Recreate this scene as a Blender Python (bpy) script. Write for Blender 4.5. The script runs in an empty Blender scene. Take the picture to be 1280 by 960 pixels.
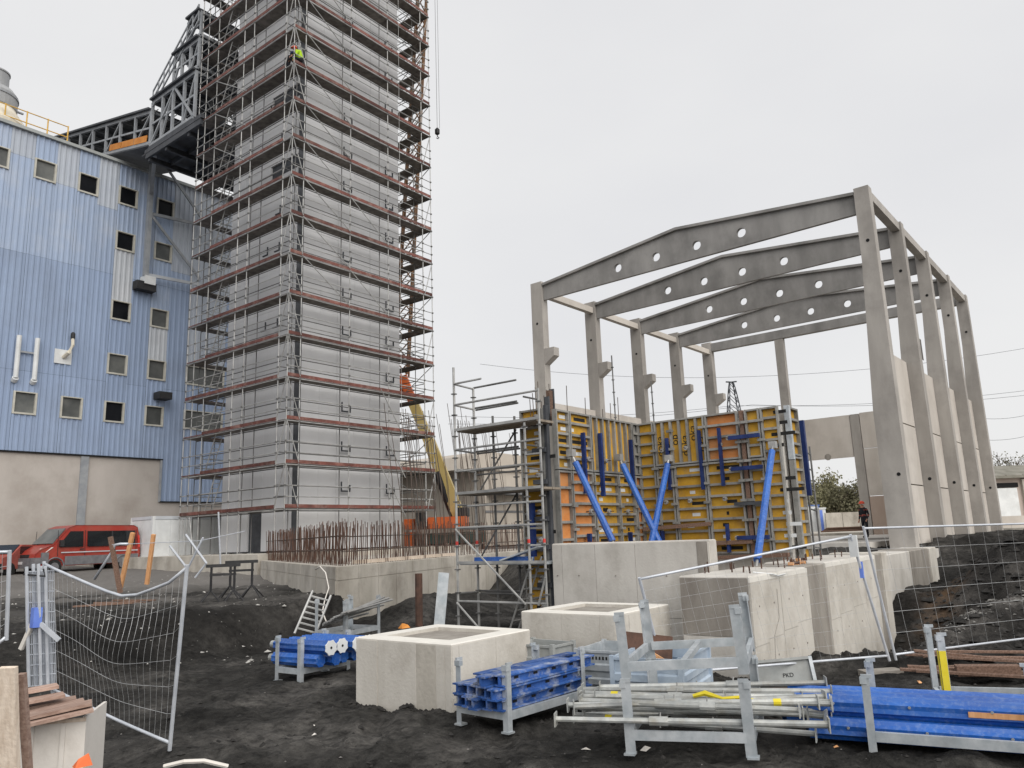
import bpy, bmesh, math, random
from mathutils import Vector, Matrix, noise, Euler
random.seed(7)
R = math.radians
scene = bpy.context.scene
col = scene.collection

# ------------------------------------------------------------------ camera
CAM = Vector((0.0, 0.0, 2.2))
FPX = 961.7          # focal length in pixels of a 1280 wide picture
PITCH, ROLL, YAW = R(11.19), R(-2.05), R(37.85)
_cy, _sy, _cp, _sp = math.cos(YAW), math.sin(YAW), math.cos(PITCH), math.sin(PITCH)
FWD = Vector((_cy*_cp, _sy*_cp, _sp))
_r0 = Vector((_sy, -_cy, 0)); _u0 = _r0.cross(FWD)
RGT = _r0*math.cos(ROLL) + _u0*math.sin(ROLL)
UPV = _u0*math.cos(ROLL) - _r0*math.sin(ROLL)
cam_data = bpy.data.cameras.new("camera")
cam = bpy.data.objects.new("camera", cam_data); col.objects.link(cam)
cam_data.sensor_width = 36; cam_data.lens = 36*FPX/1280
cam_data.clip_end = 3000; cam_data.clip_start = 0.05
m = Matrix((RGT, UPV, -FWD)).transposed().to_4x4(); m.translation = CAM
cam.matrix_world = m
scene.camera = cam

def at(px, py, D=None, X=None, Y=None, Z=None):
    """surveying aid: the point of the site seen in direction (px, py), at depth D or on a known plane"""
    d = FWD + RGT*((px-640)/FPX) - UPV*((py-480)/FPX)
    if X is not None: t = (X-CAM.x)/d.x
    elif Y is not None: t = (Y-CAM.y)/d.y
    elif Z is not None: t = (Z-CAM.z)/d.z
    else: t = D
    return CAM + d*t

# ------------------------------------------------------------------ light
SUN_EL, SUN_AZ = R(40), R(-114)       # direction towards the sun (azimuth from +X)
world = bpy.data.worlds.new("World"); scene.world = world; world.use_nodes = True
nt = world.node_tree; nt.nodes.clear()
def N(nt, t, **kw):
    n = nt.nodes.new(t)
    for k, v in kw.items(): setattr(n, k, v)
    return n
out = N(nt, 'ShaderNodeOutputWorld'); bg = N(nt, 'ShaderNodeBackground')
sky = N(nt, 'ShaderNodeTexSky'); sky.sky_type = 'NISHITA'; sky.sun_disc = False
sky.sun_elevation = SUN_EL; sky.sun_rotation = R(90) - SUN_AZ
sky.air_density = 1.0; sky.dust_density = 4.0; sky.ozone_density = 1.0
tc = N(nt, 'ShaderNodeTexCoord')
mp = N(nt, 'ShaderNodeMapping'); mp.inputs['Scale'].default_value = (1.0, 1.0, 2.2)
no = N(nt, 'ShaderNodeTexNoise'); no.inputs['Scale'].default_value = 1.7; no.inputs['Detail'].default_value = 5; no.inputs['Roughness'].default_value = .5
cr = N(nt, 'ShaderNodeValToRGB')
cr.color_ramp.elements[0].position = .3; cr.color_ramp.elements[0].color = (7.55, 7.55, 7.68, 1)
cr.color_ramp.elements[1].position = .62; cr.color_ramp.elements[1].color = (8.15, 8.13, 8.12, 1)
mx = N(nt, 'ShaderNodeMix', data_type='RGBA'); mx.inputs['Factor'].default_value = .93
L = nt.links.new
L(tc.outputs['Generated'], mp.inputs['Vector']); L(mp.outputs['Vector'], no.inputs['Vector']); L(no.outputs['Fac'], cr.inputs['Fac'])
L(sky.outputs['Color'], mx.inputs['A']); L(cr.outputs['Color'], mx.inputs['B'])
L(mx.outputs['Result'], bg.inputs['Color']); bg.inputs['Strength'].default_value = .056
L(bg.outputs['Background'], out.inputs['Surface'])
sd = bpy.data.lights.new("sun", 'SUN'); sd.energy = 1.5; sd.angle = R(70); sd.color = (1, .96, .9)
sun = bpy.data.objects.new("sun", sd); col.objects.link(sun)
sdir = Vector((math.cos(SUN_EL)*math.cos(SUN_AZ), math.cos(SUN_EL)*math.sin(SUN_AZ), math.sin(SUN_EL)))
sun.rotation_euler = sdir.to_track_quat('Z', 'Y').to_euler(); sun.location = (0, -20, 60)
scene.view_settings.view_transform = 'Standard'; scene.view_settings.look = 'None'
scene.view_settings.exposure = 0.95; scene.view_settings.gamma = 1
scene.view_settings.use_curve_mapping = False
scene.cycles.max_bounces = 5; scene.cycles.diffuse_bounces = 3; scene.cycles.glossy_bounces = 2

# ------------------------------------------------------------------ materials
def new_mat(name):
    m = bpy.data.materials.new(name); m.use_nodes = True
    nt = m.node_tree; b = nt.nodes['Principled BSDF']
    return m, nt, b
def c3(c): return (c[0], c[1], c[2], 1)
def surf(name, a, b, scale=3.0, rough=.8, metal=0., bump=.15, bscale=40., streak=0., detail=6, lo=.35, hi=.65,
         dirt=None, dirt_scale=1.2, dirt_amt=.5, spec=.3, rand=0., grain=None, obj=False):
    """two-tone noise surface with fine relief, optional vertical streaks, dirt blotches and a shade that differs per object"""
    m, nt, p = new_mat(name); L = nt.links.new
    if obj:
        tc = N(nt, 'ShaderNodeTexCoord'); src = tc.outputs['Object']
    else:
        g = N(nt, 'ShaderNodeNewGeometry'); src = g.outputs['Position']
    mp = N(nt, 'ShaderNodeMapping'); L(src, mp.inputs['Vector'])
    if streak: mp.inputs['Scale'].default_value = (1, 1, 1.0/streak)
    if grain: mp.inputs['Scale'].default_value = grain
    n1 = N(nt, 'ShaderNodeTexNoise'); n1.inputs['Scale'].default_value = scale; n1.inputs['Detail'].default_value = detail
    n1.inputs['Roughness'].default_value = .6
    L(mp.outputs['Vector'], n1.inputs['Vector'])
    cr = N(nt, 'ShaderNodeValToRGB'); cr.color_ramp.elements[0].position = lo; cr.color_ramp.elements[1].position = hi
    cr.color_ramp.elements[0].color = c3(a); cr.color_ramp.elements[1].color = c3(b)
    L(n1.outputs['Fac'], cr.inputs['Fac']); last = cr.outputs['Color']
    if dirt:
        n2 = N(nt, 'ShaderNodeTexNoise'); n2.inputs['Scale'].default_value = dirt_scale; n2.inputs['Detail'].default_value = 8; n2.inputs['Roughness'].default_value = .65
        L(src, n2.inputs['Vector'])
        r2 = N(nt, 'ShaderNodeValToRGB'); r2.color_ramp.elements[0].position = .48; r2.color_ramp.elements[1].position = .72
        r2.color_ramp.elements[0].color = (0, 0, 0, 1); r2.color_ramp.elements[1].color = (dirt_amt,)*3 + (1,)
        L(n2.outputs['Fac'], r2.inputs['Fac'])
        mx = N(nt, 'ShaderNodeMix', data_type='RGBA'); L(r2.outputs['Color'], mx.inputs['Factor'])
        L(last, mx.inputs['A']); mx.inputs['B'].default_value = c3(dirt); last = mx.outputs['Result']
    if rand:
        oi = N(nt, 'ShaderNodeObjectInfo'); hv = N(nt, 'ShaderNodeHueSaturation')
        mr = N(nt, 'ShaderNodeMapRange'); mr.inputs['To Min'].default_value = 1-rand; mr.inputs['To Max'].default_value = 1+rand
        L(oi.outputs['Random'], mr.inputs['Value']); L(mr.outputs['Result'], hv.inputs['Value']); L(last, hv.inputs['Color']); last = hv.outputs['Color']
    L(last, p.inputs['Base Color'])
    p.inputs['Roughness'].default_value = rough; p.inputs['Metallic'].default_value = metal
    p.inputs['Specular IOR Level'].default_value = spec
    if bump:
        n3 = N(nt, 'ShaderNodeTexNoise'); n3.inputs['Scale'].default_value = bscale; n3.inputs['Detail'].default_value = 4
        L(src, n3.inputs['Vector'])
        bp = N(nt, 'ShaderNodeBump'); bp.inputs['Strength'].default_value = bump; bp.inputs['Distance'].default_value = .02
        L(n3.outputs['Fac'], bp.inputs['Height']); L(bp.outputs['Normal'], p.inputs['Normal'])
    return m
M = {}
M['conc_pale'] = surf('pale_concrete', (.49, .465, .42), (.58, .555, .51), 2.2, .9, bump=.25, bscale=25, streak=3.5, dirt=(.3, .27, .23), dirt_scale=1.6, dirt_amt=.55)
M['conc_mid'] = surf('grey_concrete', (.46, .44, .41), (.56, .54, .505), 1.6, .9, bump=.2, bscale=25, streak=3, dirt=(.27, .25, .22), dirt_scale=1.1, dirt_amt=.55)
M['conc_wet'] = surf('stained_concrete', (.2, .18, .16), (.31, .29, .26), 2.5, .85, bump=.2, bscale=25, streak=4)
M['conc_rough'] = surf('old_concrete', (.38, .355, .31), (.52, .49, .44), 1.4, .95, bump=.4, bscale=14, streak=4, dirt=(.2, .175, .15), dirt_scale=.8, dirt_amt=.7)
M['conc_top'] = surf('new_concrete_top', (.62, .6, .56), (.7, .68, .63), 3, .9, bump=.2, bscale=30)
M['conc_frame'] = surf('precast_concrete', (.3, .282, .262), (.41, .388, .362), .9, .85, bump=.15, bscale=20, streak=4, dirt=(.19, .178, .168), dirt_scale=.5, dirt_amt=.6, rand=.07)
M['conc_beam'] = surf('precast_beam_concrete', (.215, .21, .204), (.315, .307, .298), .8, .85, bump=.12, bscale=20, streak=3, dirt=(.12, .118, .114), dirt_scale=.5, dirt_amt=.6, rand=.08)
M['conc_panel'] = surf('precast_panel', (.45, .415, .375), (.53, .495, .455), .8, .85, bump=.1, bscale=20, streak=5, dirt=(.3, .27, .24), dirt_scale=.6, dirt_amt=.45, rand=.06)
M['conc_pink'] = surf('pinkish_precast_panel', (.36, .28, .23), (.42, .34, .29), .8, .85, bump=.1, bscale=20, streak=4)
M['plinth'] = surf('beige_render', (.4, .368, .34), (.48, .445, .415), .5, .95, bump=.2, bscale=12, streak=3, dirt=(.27, .235, .205), dirt_scale=.28, dirt_amt=.7)
M['clad'] = surf('grey_sheet_cladding', (.54, .545, .56), (.6, .605, .62), .4, .8, bump=.03, bscale=8, streak=2.5, rand=.03, spec=.12)
M['black'] = surf('black_void', (.008, .008, .009), (.014, .014, .015), 5, .9, bump=0)
M['dark_steel'] = surf('dark_steel', (.05, .054, .062), (.085, .09, .1), 2, .6, .3, bump=.05)
M['gal_steel'] = surf('grey_structural_steel', (.25, .268, .29), (.34, .355, .375), 2, .55, .1, bump=.05)
M['tube'] = surf('scaffold_tube', (.28, .283, .283), (.43, .43, .42), 2.5, .5, .3, bump=.05, rand=.15, dirt=(.16, .15, .14), dirt_scale=1.5, dirt_amt=.5)
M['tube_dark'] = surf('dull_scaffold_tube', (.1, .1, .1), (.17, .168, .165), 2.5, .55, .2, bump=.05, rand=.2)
M['deck'] = surf('scaffold_deck', (.11, .1, .09), (.22, .2, .18), 3, .75, .1, bump=.2, bscale=30, rand=.2)
M['wood_deck'] = surf('weathered_deck_board', (.18, .15, .12), (.3, .26, .21), 4, .85, bump=.2, grain=(2, 9, 9))
M['toe'] = surf('red_toe_board', (.09, .037, .031), (.155, .055, .044), 2, .65, bump=.08, dirt=(.3, .2, .17), dirt_scale=2.2, dirt_amt=.7, rand=.3)
M['blue_sheet'] = surf('blue_corrugated_sheet', (.262, .335, .478), (.297, .376, .525), .35, .55, bump=.03, streak=3, dirt=(.215, .26, .35), dirt_scale=.3, dirt_amt=.55, rand=.05)
M['blue_pale'] = surf('faded_blue_sheet', (.295, .368, .505), (.335, .412, .55), .35, .55, bump=.03, streak=3, dirt=(.44, .48, .55), dirt_scale=.4, dirt_amt=.7, rand=.04)
M['pale_blue'] = surf('weathered_pale_blue_sheet', (.39, .43, .5), (.46, .5, .555), .6, .55, bump=.03, streak=3, dirt=(.33, .37, .45), dirt_scale=.5, dirt_amt=.5, rand=.06)
M['pale_sheet'] = surf('grey_corrugated_sheet', (.42, .45, .49), (.52, .545, .58), .6, .55, bump=.03, streak=3, dirt=(.33, .34, .36), dirt_scale=.5, dirt_amt=.5, rand=.1)
M['edge'] = surf('roof_edge_trim', (.3, .32, .32), (.38, .4, .4), 1, .6, bump=.05)
M['winframe'] = surf('cream_window_frame', (.42, .41, .36), (.53, .52, .47), 2, .7, bump=.05)
M['yellow_paint'] = surf('yellow_rail_paint', (.55, .33, .06), (.68, .43, .1), 3, .55, bump=.04)
M['cream'] = surf('cream_paint', (.55, .51, .42), (.66, .62, .53), 1, .7, bump=.04)
M['vent'] = surf('grey_vent_metal', (.27, .28, .29), (.36, .37, .38), .8, .5, .1, bump=.03)
M['orange_sheet'] = surf('orange_panel', (.5, .18, .03), (.62, .26, .06), 1.5, .7, bump=.05)
M['soil'] = None
M['rust'] = surf('rusty_bar', (.055, .034, .027), (.12, .066, .048), 5, .9, bump=.2, rand=.25)
M['rebar_dark'] = surf('dark_reinforcing_bar', (.06, .05, .045), (.11, .085, .07), 5, .85, bump=0, rand=.2)
M['timber'] = surf('new_timber', (.5, .25, .11), (.62, .34, .17), 5, .8, bump=.1, grain=(6, 6, 1), rand=.15)
M['timber_old'] = surf('old_timber', (.11, .068, .05), (.22, .14, .105), 4, .9, bump=.25, grain=(2, 10, 10), rand=.25)
M['timber_pink'] = surf('pinkish_weathered_timber', (.26, .17, .135), (.4, .29, .24), 4, .9, bump=.2, grain=(2, 10, 10), rand=.2)
M['timber_pale'] = surf('pale_timber', (.5, .41, .33), (.66, .57, .48), 4, .85, bump=.2, grain=(8, 8, 1), rand=.12)
M['gal'] = surf('galvanised_steel', (.36, .4, .43), (.52, .55, .575), 6, .5, .35, bump=.06, bscale=60, detail=8, dirt=(.25, .25, .25), dirt_scale=4, dirt_amt=.4, rand=.07)
M['gal_blue'] = surf('bluish_galvanised_sheet', (.36, .44, .54), (.5, .58, .66), 4, .5, .2, bump=.05)
M['fence'] = surf('fence_tube_zinc', (.5, .53, .58), (.62, .65, .7), 5, .45, .3, bump=.03)
M['wire'] = surf('fence_wire_zinc', (.4, .41, .42), (.55, .56, .57), 5, .5, .2, bump=0)
M['blue'] = surf('blue_lacquer', (.01, .075, .33), (.018, .12, .45), 1.5, .38, bump=.03, bscale=12, dirt=(.3, .38, .52), dirt_scale=22, dirt_amt=.3, spec=.5, rand=.15)
M['blue_old'] = surf('worn_blue_lacquer', (.015, .055, .2), (.04, .11, .34), 4, .55, bump=.1, dirt=(.36, .38, .4), dirt_scale=5, dirt_amt=1., rand=.3)
M['blue_dark'] = surf('dark_blue_steel', (.008, .018, .085), (.016, .036, .14), 4, .5, bump=.05, rand=.2)
M['prop_grey'] = surf('prop_tube_zinc', (.3, .315, .315), (.46, .47, .455), 6, .5, .25, bump=.08, dirt=(.24, .215, .165), dirt_scale=5, dirt_amt=.7, rand=.22)
M['ply'] = surf('yellow_formwork_sheet', (.45, .24, .022), (.58, .335, .04), 3, .7, bump=.1, dirt=(.3, .19, .09), dirt_scale=2.4, dirt_amt=.75, rand=.17)
M['ply_or'] = surf('orange_formwork_sheet', (.5, .18, .05), (.66, .29, .1), 3, .7, bump=.1, dirt=(.36, .2, .11), dirt_scale=3, dirt_amt=.7, rand=.15)
M['fframe'] = surf('formwork_frame_zinc', (.2, .2, .19), (.37, .365, .345), 5, .55, .2, bump=.15, bscale=30, dirt=(.12, .11, .1), dirt_scale=5, dirt_amt=.7, rand=.2)
M['white'] = surf('white_panel', (.6, .62, .63), (.7, .72, .73), 1.5, .6, bump=.03, dirt=(.45, .45, .44), dirt_scale=1, dirt_amt=.5)
M['white_pl'] = surf('off_white_sheet', (.6, .57, .53), (.72, .69, .65), 3, .7, bump=.1, dirt=(.4, .37, .33), dirt_scale=3, dirt_amt=.5)
M['van_red'] = surf('red_car_paint', (.27, .03, .022), (.34, .042, .028), 1, .32, bump=0, spec=.6, dirt=(.3, .1, .07), dirt_scale=1.5, dirt_amt=.5)
M['plastic'] = surf('dark_plastic', (.02, .02, .022), (.035, .035, .037), 5, .6, bump=.03)
M['grey_plastic'] = surf('grey_bumper', (.12, .12, .13), (.17, .17, .18), 5, .6, bump=.03)
M['rubber'] = surf('tyre_rubber', (.014, .014, .014), (.025, .025, .025), 8, .85, bump=.1)
M['crane_or'] = surf('orange_machine_paint', (.62, .12, .03), (.72, .17, .05), 2, .45, bump=.02, dirt=(.4, .12, .06), dirt_scale=1.5, dirt_amt=.4)
M['crane_ye'] = surf('yellow_boom_paint', (.48, .36, .13), (.58, .46, .2), 1, .5, bump=.02, dirt=(.35, .25, .12), dirt_scale=1, dirt_amt=.6)
M['crane_br'] = surf('weathered_jib_paint', (.15, .085, .05), (.23, .13, .07), 1.5, .6, bump=.03)
M['teal'] = surf('dark_green_paint', (.03, .07, .065), (.05, .1, .09), 2, .6, bump=.02)
M['ware'] = surf('beige_wall_panel', (.42, .375, .32), (.5, .455, .4), .3, .8, bump=.02, streak=5, rand=.05)
M['ware_roof'] = surf('dark_roof_sheet', (.13, .135, .14), (.2, .2, .21), .5, .8, bump=.05)
M['bark'] = surf('tree_bark', (.07, .058, .045), (.13, .11, .088), 6, .95, bump=.3)
M['leaf'] = surf('spring_leaf', (.15, .145, .075), (.25, .235, .145), 1.5, .8, bump=0)
M['leaf_dark'] = surf('dark_leaf', (.1, .097, .055), (.165, .155, .1), 1.5, .8, bump=0)
M['hiviz'] = surf('high_visibility_cloth', (.42, .66, .02), (.5, .76, .04), 6, .8, bump=.1)
M['cloth_dark'] = surf('dark_work_cloth', (.012, .013, .018), (.025, .026, .032), 8, .9, bump=.1)
M['skin'] = surf('skin', (.42, .23, .16), (.48, .27, .19), 8, .6, bump=0)
M['helmet'] = surf('orange_helmet_plastic', (.65, .07, .03), (.72, .1, .05), 4, .35, bump=0)
M['band'] = surf('red_brown_cloth', (.25, .06, .05), (.32, .09, .07), 8, .9, bump=.05)
M['yellow_mark'] = surf('yellow_sticker', (.68, .55, .02), (.74, .61, .05), 6, .5, bump=0)
M['red_mark'] = surf('red_tape', (.5, .04, .03), (.58, .06, .05), 6, .5, bump=0)
M['blue_mark'] = surf('blue_tape', (.12, .2, .62), (.16, .26, .7), 6, .5, bump=0)
M['ink'] = surf('black_print', (.01, .01, .01), (.02, .02, .02), 6, .7, bump=0)
M['grey_crate'] = surf('grey_painted_sheet', (.27, .285, .285), (.34, .355, .35), 3, .6, bump=.05, dirt=(.2, .19, .17), dirt_scale=4, dirt_amt=.5)
M['clay'] = surf('ochre_clay', (.2, .11, .05), (.3, .175, .085), 5, .95, bump=.4)
M['stone'] = surf('pale_rubble', (.2, .195, .185), (.4, .39, .37), 3, .95, bump=.2, rand=.4)
M['stone_grey'] = surf('grey_gravel', (.09, .087, .083), (.22, .21, .2), 30, .95, bump=.2)
M['stone_dark'] = surf('dark_rubble', (.035, .034, .033), (.075, .072, .07), 3, .95, bump=.2)
M['clod'] = surf('black_soil_clod', (.014, .0135, .013), (.04, .038, .036), 9, .97, bump=.5, bscale=50)
M['roof_old'] = surf('mossy_roof_sheet', (.15, .145, .12), (.24, .23, .2), 1.2, .9, bump=.1)
M['pink_wall'] = surf('pinkish_wall', (.42, .35, .31), (.48, .41, .37), .6, .9, bump=.1, streak=2)
def glass(name, c, rough=.12):
    m, nt, p = new_mat(name); p.inputs['Base Color'].default_value = c3(c); p.inputs['Roughness'].default_value = rough
    p.inputs['Specular IOR Level'].default_value = .6; return m
M['glass_dark'] = surf('dark_window_glass', (.006, .007, .009), (.014, .015, .018), .8, .25, bump=0, spec=.18, rand=.3)
M['glass_grey'] = surf('dusty_window_glass', (.07, .075, .075), (.13, .135, .13), .9, .4, bump=0, spec=.3, rand=.3)
M['van_glass'] = glass('van_glass', (.012, .014, .016), .1)
M['lamp'] = glass('headlight_lens', (.62, .62, .6), .2)

# black soil: fine crumbs, pale dust, a few ochre places
def soil_mat():
    m, nt, p = new_mat('black_soil'); L = nt.links.new
    g = N(nt, 'ShaderNodeNewGeometry')
    n1 = N(nt, 'ShaderNodeTexNoise'); n1.inputs['Scale'].default_value = .55; n1.inputs['Detail'].default_value = 8; n1.inputs['Roughness'].default_value = .62
    n2 = N(nt, 'ShaderNodeTexNoise'); n2.inputs['Scale'].default_value = 7; n2.inputs['Detail'].default_value = 8; n2.inputs['Roughness'].default_value = .7
    n3 = N(nt, 'ShaderNodeTexNoise'); n3.inputs['Scale'].default_value = 45; n3.inputs['Detail'].default_value = 3
    for n in (n1, n2, n3): L(g.outputs['Position'], n.inputs['Vector'])
    r1 = N(nt, 'ShaderNodeValToRGB'); e = r1.color_ramp.elements
    e[0].position = .36; e[0].color = (.0145, .014, .0135, 1); e[1].position = .66; e[1].color = (.087, .0825, .079, 1)
    x = e.new(.52); x.color = (.039, .0375, .036, 1)
    L(n1.outputs['Fac'], r1.inputs['Fac'])
    r2 = N(nt, 'ShaderNodeValToRGB'); r2.color_ramp.elements[0].position = .35; r2.color_ramp.elements[1].position = .68
    r2.color_ramp.elements[0].color = (.45, .45, .45, 1); r2.color_ramp.elements[1].color = (1.75, 1.75, 1.7, 1)
    L(n2.outputs['Fac'], r2.inputs['Fac'])
    mu = N(nt, 'ShaderNodeMix', data_type='RGBA'); mu.blend_type = 'MULTIPLY'; mu.inputs['Factor'].default_value = 1
    L(r1.outputs['Color'], mu.inputs['A']); L(r2.outputs['Color'], mu.inputs['B'])
    at_ = N(nt, 'ShaderNodeAttribute'); at_.attribute_name = 'clay'
    m2 = N(nt, 'ShaderNodeMix', data_type='RGBA'); L(at_.outputs['Fac'], m2.inputs['Factor']); L(mu.outputs['Result'], m2.inputs['A'])
    m2.inputs['B'].default_value = (.2, .115, .055, 1)
    at2 = N(nt, 'ShaderNodeAttribute'); at2.attribute_name = 'dust'
    m3 = N(nt, 'ShaderNodeMix', data_type='RGBA'); L(at2.outputs['Fac'], m3.inputs['Factor']); L(m2.outputs['Result'], m3.inputs['A'])
    m3.inputs['B'].default_value = (.19, .18, .17, 1)
    at3 = N(nt, 'ShaderNodeAttribute'); at3.attribute_name = 'darken'
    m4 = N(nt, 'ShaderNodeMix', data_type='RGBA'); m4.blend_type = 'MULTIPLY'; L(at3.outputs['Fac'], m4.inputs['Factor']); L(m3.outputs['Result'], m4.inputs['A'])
    m4.inputs['B'].default_value = (.42, .41, .41, 1)  # multiplies the soil colour darker by the mask
    L(m4.outputs['Result'], p.inputs['Base Color']); p.inputs['Roughness'].default_value = .95; p.inputs['Specular IOR Level'].default_value = .12
    ad = N(nt, 'ShaderNodeMath', operation='ADD'); L(n2.outputs['Fac'], ad.inputs[0])
    ml = N(nt, 'ShaderNodeMath', operation='MULTIPLY'); ml.inputs[1].default_value = .35; L(n3.outputs['Fac'], ml.inputs[0]); L(ml.outputs[0], ad.inputs[1])
    bp = N(nt, 'ShaderNodeBump'); bp.inputs['Strength'].default_value = .8; bp.inputs['Distance'].default_value = .09
    L(ad.outputs[0], bp.inputs['Height']); L(bp.outputs['Normal'], p.inputs['Normal'])
    return m
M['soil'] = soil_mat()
ORD = ('first', 'second', 'third', 'fourth', 'fifth', 'sixth', 'seventh', 'eighth', 'ninth', 'tenth', 'eleventh', 'twelfth', 'thirteenth', 'fourteenth', 'fifteenth', 'sixteenth')

# ------------------------------------------------------------------ mesh helpers
class MB:
    def __init__(s): s.v = []; s.f = []
    def add(s, vs, fs):
        o = len(s.v); s.v += [tuple(v) for v in vs]; s.f += [tuple(i+o for i in f) for f in fs]; return s
    def box(s, a, b):
        x0, y0, z0 = a; x1, y1, z1 = b
        return s.add([(x0,y0,z0),(x1,y0,z0),(x1,y1,z0),(x0,y1,z0),(x0,y0,z1),(x1,y0,z1),(x1,y1,z1),(x0,y1,z1)],
                     [(0,3,2,1),(4,5,6,7),(0,1,5,4),(1,2,6,5),(2,3,7,6),(3,0,4,7)])
    def beam(s, p, q, w, h, up=(0,0,1), off=0):
        p, q = Vector(p), Vector(q); d = (q-p).normalized(); up = Vector(up)
        sd = d.cross(up)
        if sd.length < 1e-4: sd = d.cross(Vector((1,0,0)))
        sd.normalize(); u = sd.cross(d)
        c = []
        for e in (p, q):
            for a_, b_ in ((-1,-1),(1,-1),(1,1),(-1,1)): c.append(e + sd*(a_*w/2) + u*(b_*h/2))
        return s.add(c, [(3,2,1,0),(4,5,6,7),(0,1,5,4),(1,2,6,5),(2,3,7,6),(3,0,4,7)])
    def tube(s, pts, r, n=6, caps=True):
        pts = [Vector(p) for p in pts]; rs = r if isinstance(r, (list, tuple)) else [r]*len(pts)
        o = len(s.v); prev = None
        for i, p in enumerate(pts):
            d = (pts[min(i+1, len(pts)-1)] - pts[max(i-1, 0)]).normalized()
            a = d.cross(Vector((0,0,1)))
            if a.length < 1e-3: a = d.cross(Vector((1,0,0)))
            a.normalize()
            if prev and a.dot(prev) < 0: a = -a
            prev = a
            b = d.cross(a)
            for k in range(n):
                t = 2*math.pi*k/n; s.v.append(tuple(p + (a*math.cos(t) + b*math.sin(t))*rs[i]))
        for i in range(len(pts)-1):
            for k in range(n):
                k2 = (k+1) % n; s.f.append((o+i*n+k, o+i*n+k2, o+(i+1)*n+k2, o+(i+1)*n+k))
        if caps:
            s.f.append(tuple(o+k for k in range(n))[::-1]); s.f.append(tuple(o+(len(pts)-1)*n+k for k in range(n)))
        return s
    def prism(s, poly, ext):
        n = len(poly); e = Vector(ext); P = [Vector(p) for p in poly]
        return s.add(P + [p+e for p in P], [tuple(range(n))[::-1], tuple(range(n, 2*n))] + [(i, (i+1) % n, n+(i+1) % n, n+i) for i in range(n)])
    def lathe(s, c, prof, n=24):
        c = Vector(c); o = len(s.v)
        for r, z in prof:
            for k in range(n):
                t = 2*math.pi*k/n; s.v.append((c.x+r*math.cos(t), c.y+r*math.sin(t), c.z+z))
        for i in range(len(prof)-1):
            for k in range(n):
                k2 = (k+1) % n; s.f.append((o+i*n+k, o+i*n+k2, o+(i+1)*n+k2, o+(i+1)*n+k))
        s.f.append(tuple(o+(len(prof)-1)*n+k for k in range(n))); s.f.append(tuple(o+k for k in range(n))[::-1])
        return s
    def mesh(s, name, mat, smooth=False, fix=True):
        me = bpy.data.meshes.new(name); me.from_pydata(s.v, [], s.f)
        if mat: me.materials.append(mat if not isinstance(mat, str) else M[mat])
        if fix:
            bm = bmesh.new(); bm.from_mesh(me); bmesh.ops.recalc_face_normals(bm, faces=bm.faces); bm.to_mesh(me); bm.free()
        if smooth:
            me.polygons.foreach_set('use_smooth', [True]*len(me.polygons))
        me.update(); return me

def wloc(o):
    return o.get('_w') and Vector(o['_w']) or Vector((0,0,0))
def thing(name, label, cat, loc=(0,0,0), rz=0, group=None):
    o = bpy.data.objects.new(name, None); col.objects.link(o); o.empty_display_size = .2
    o.location = loc; o.rotation_euler = (0,0,rz); o['label'] = label; o['category'] = cat
    if group: o['group'] = group
    return o
def link(name, me, parent=None, loc=(0,0,0), rot=None, scale=None):
    o = bpy.data.objects.new(name, me); col.objects.link(o); o.location = loc
    if rot is not None:
        if hasattr(rot, 'w'): o.rotation_mode = 'QUATERNION'; o.rotation_quaternion = rot
        else: o.rotation_euler = rot
    if scale is not None: o.scale = scale
    if parent: o.parent = parent
    return o
def part(name, mb, mat, parent, loc=(0,0,0), rot=None, smooth=False, kind=None):
    o = link(name, mb.mesh(name, mat, smooth), parent, loc, rot)
    if kind: o['kind'] = kind
    return o
def solo(name, mb, mat, label, cat, group=None, loc=(0,0,0), rot=None, smooth=False):
    o = part(name, mb, mat, None, loc, rot, smooth); o['label'] = label; o['category'] = cat
    if group: o['group'] = group
    return o
def struct(name, mb, mat, smooth=False):
    o = part(name, mb, mat, None, smooth=smooth); o['kind'] = 'structure'; return o
_cache = {}
def unit_tube(mat, n=6):
    k = ('t', mat, n)
    if k not in _cache: _cache[k] = MB().tube([(0,0,0),(0,0,1)], 1, n).mesh('tube', mat)
    return _cache[k]
def unit_cube(mat):
    k = ('c', mat)
    if k not in _cache: _cache[k] = MB().box((-.5,-.5,-.5), (.5,.5,.5)).mesh('block', mat)
    return _cache[k]
def bar(name, p, q, r, mat, parent=None, n=6):
    p, q = Vector(p), Vector(q); d = q-p
    return link(name, unit_tube(mat, n), parent, p, d.to_track_quat('Z', 'Y'), (r, r, d.length))
def slab(name, a, b, mat, parent=None):
    a, b = Vector(a), Vector(b)
    return link(name, unit_cube(mat), parent, (a+b)/2, None, (abs(b.x-a.x), abs(b.y-a.y), abs(b.z-a.z)))
def plank(name, p, q, w, h, mat, parent=None, up=(0,0,1)):
    """a rectangular bar from p to q (shared unit block)"""
    p, q = Vector(p), Vector(q); d = (q-p); L_ = d.length; d.normalize(); up = Vector(up)
    sd = d.cross(up)
    if sd.length < 1e-4: sd = d.cross(Vector((1,0,0)))
    sd.normalize(); u = sd.cross(d)
    rot = Matrix((sd, u, -d)).transposed().to_quaternion()
    return link(name, unit_cube(mat), parent, (p+q)/2, rot, (w, h, L_))
def many(name, items, make, stuff, root, limit=290, ref=None):
    """the `limit` pieces nearest to the camera become parts; the rest one part of kind stuff"""
    rp = root.matrix_basis if root else Matrix()
    def key(it): return ((rp @ Vector(it[0])) - CAM).length
    items = sorted(items, key=key)
    for it in items[:limit]: make(it)
    rest = items[limit:]
    if rest:
        mb = MB()
        for it in rest: stuff(mb, it)
        return mb
    return None
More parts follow.
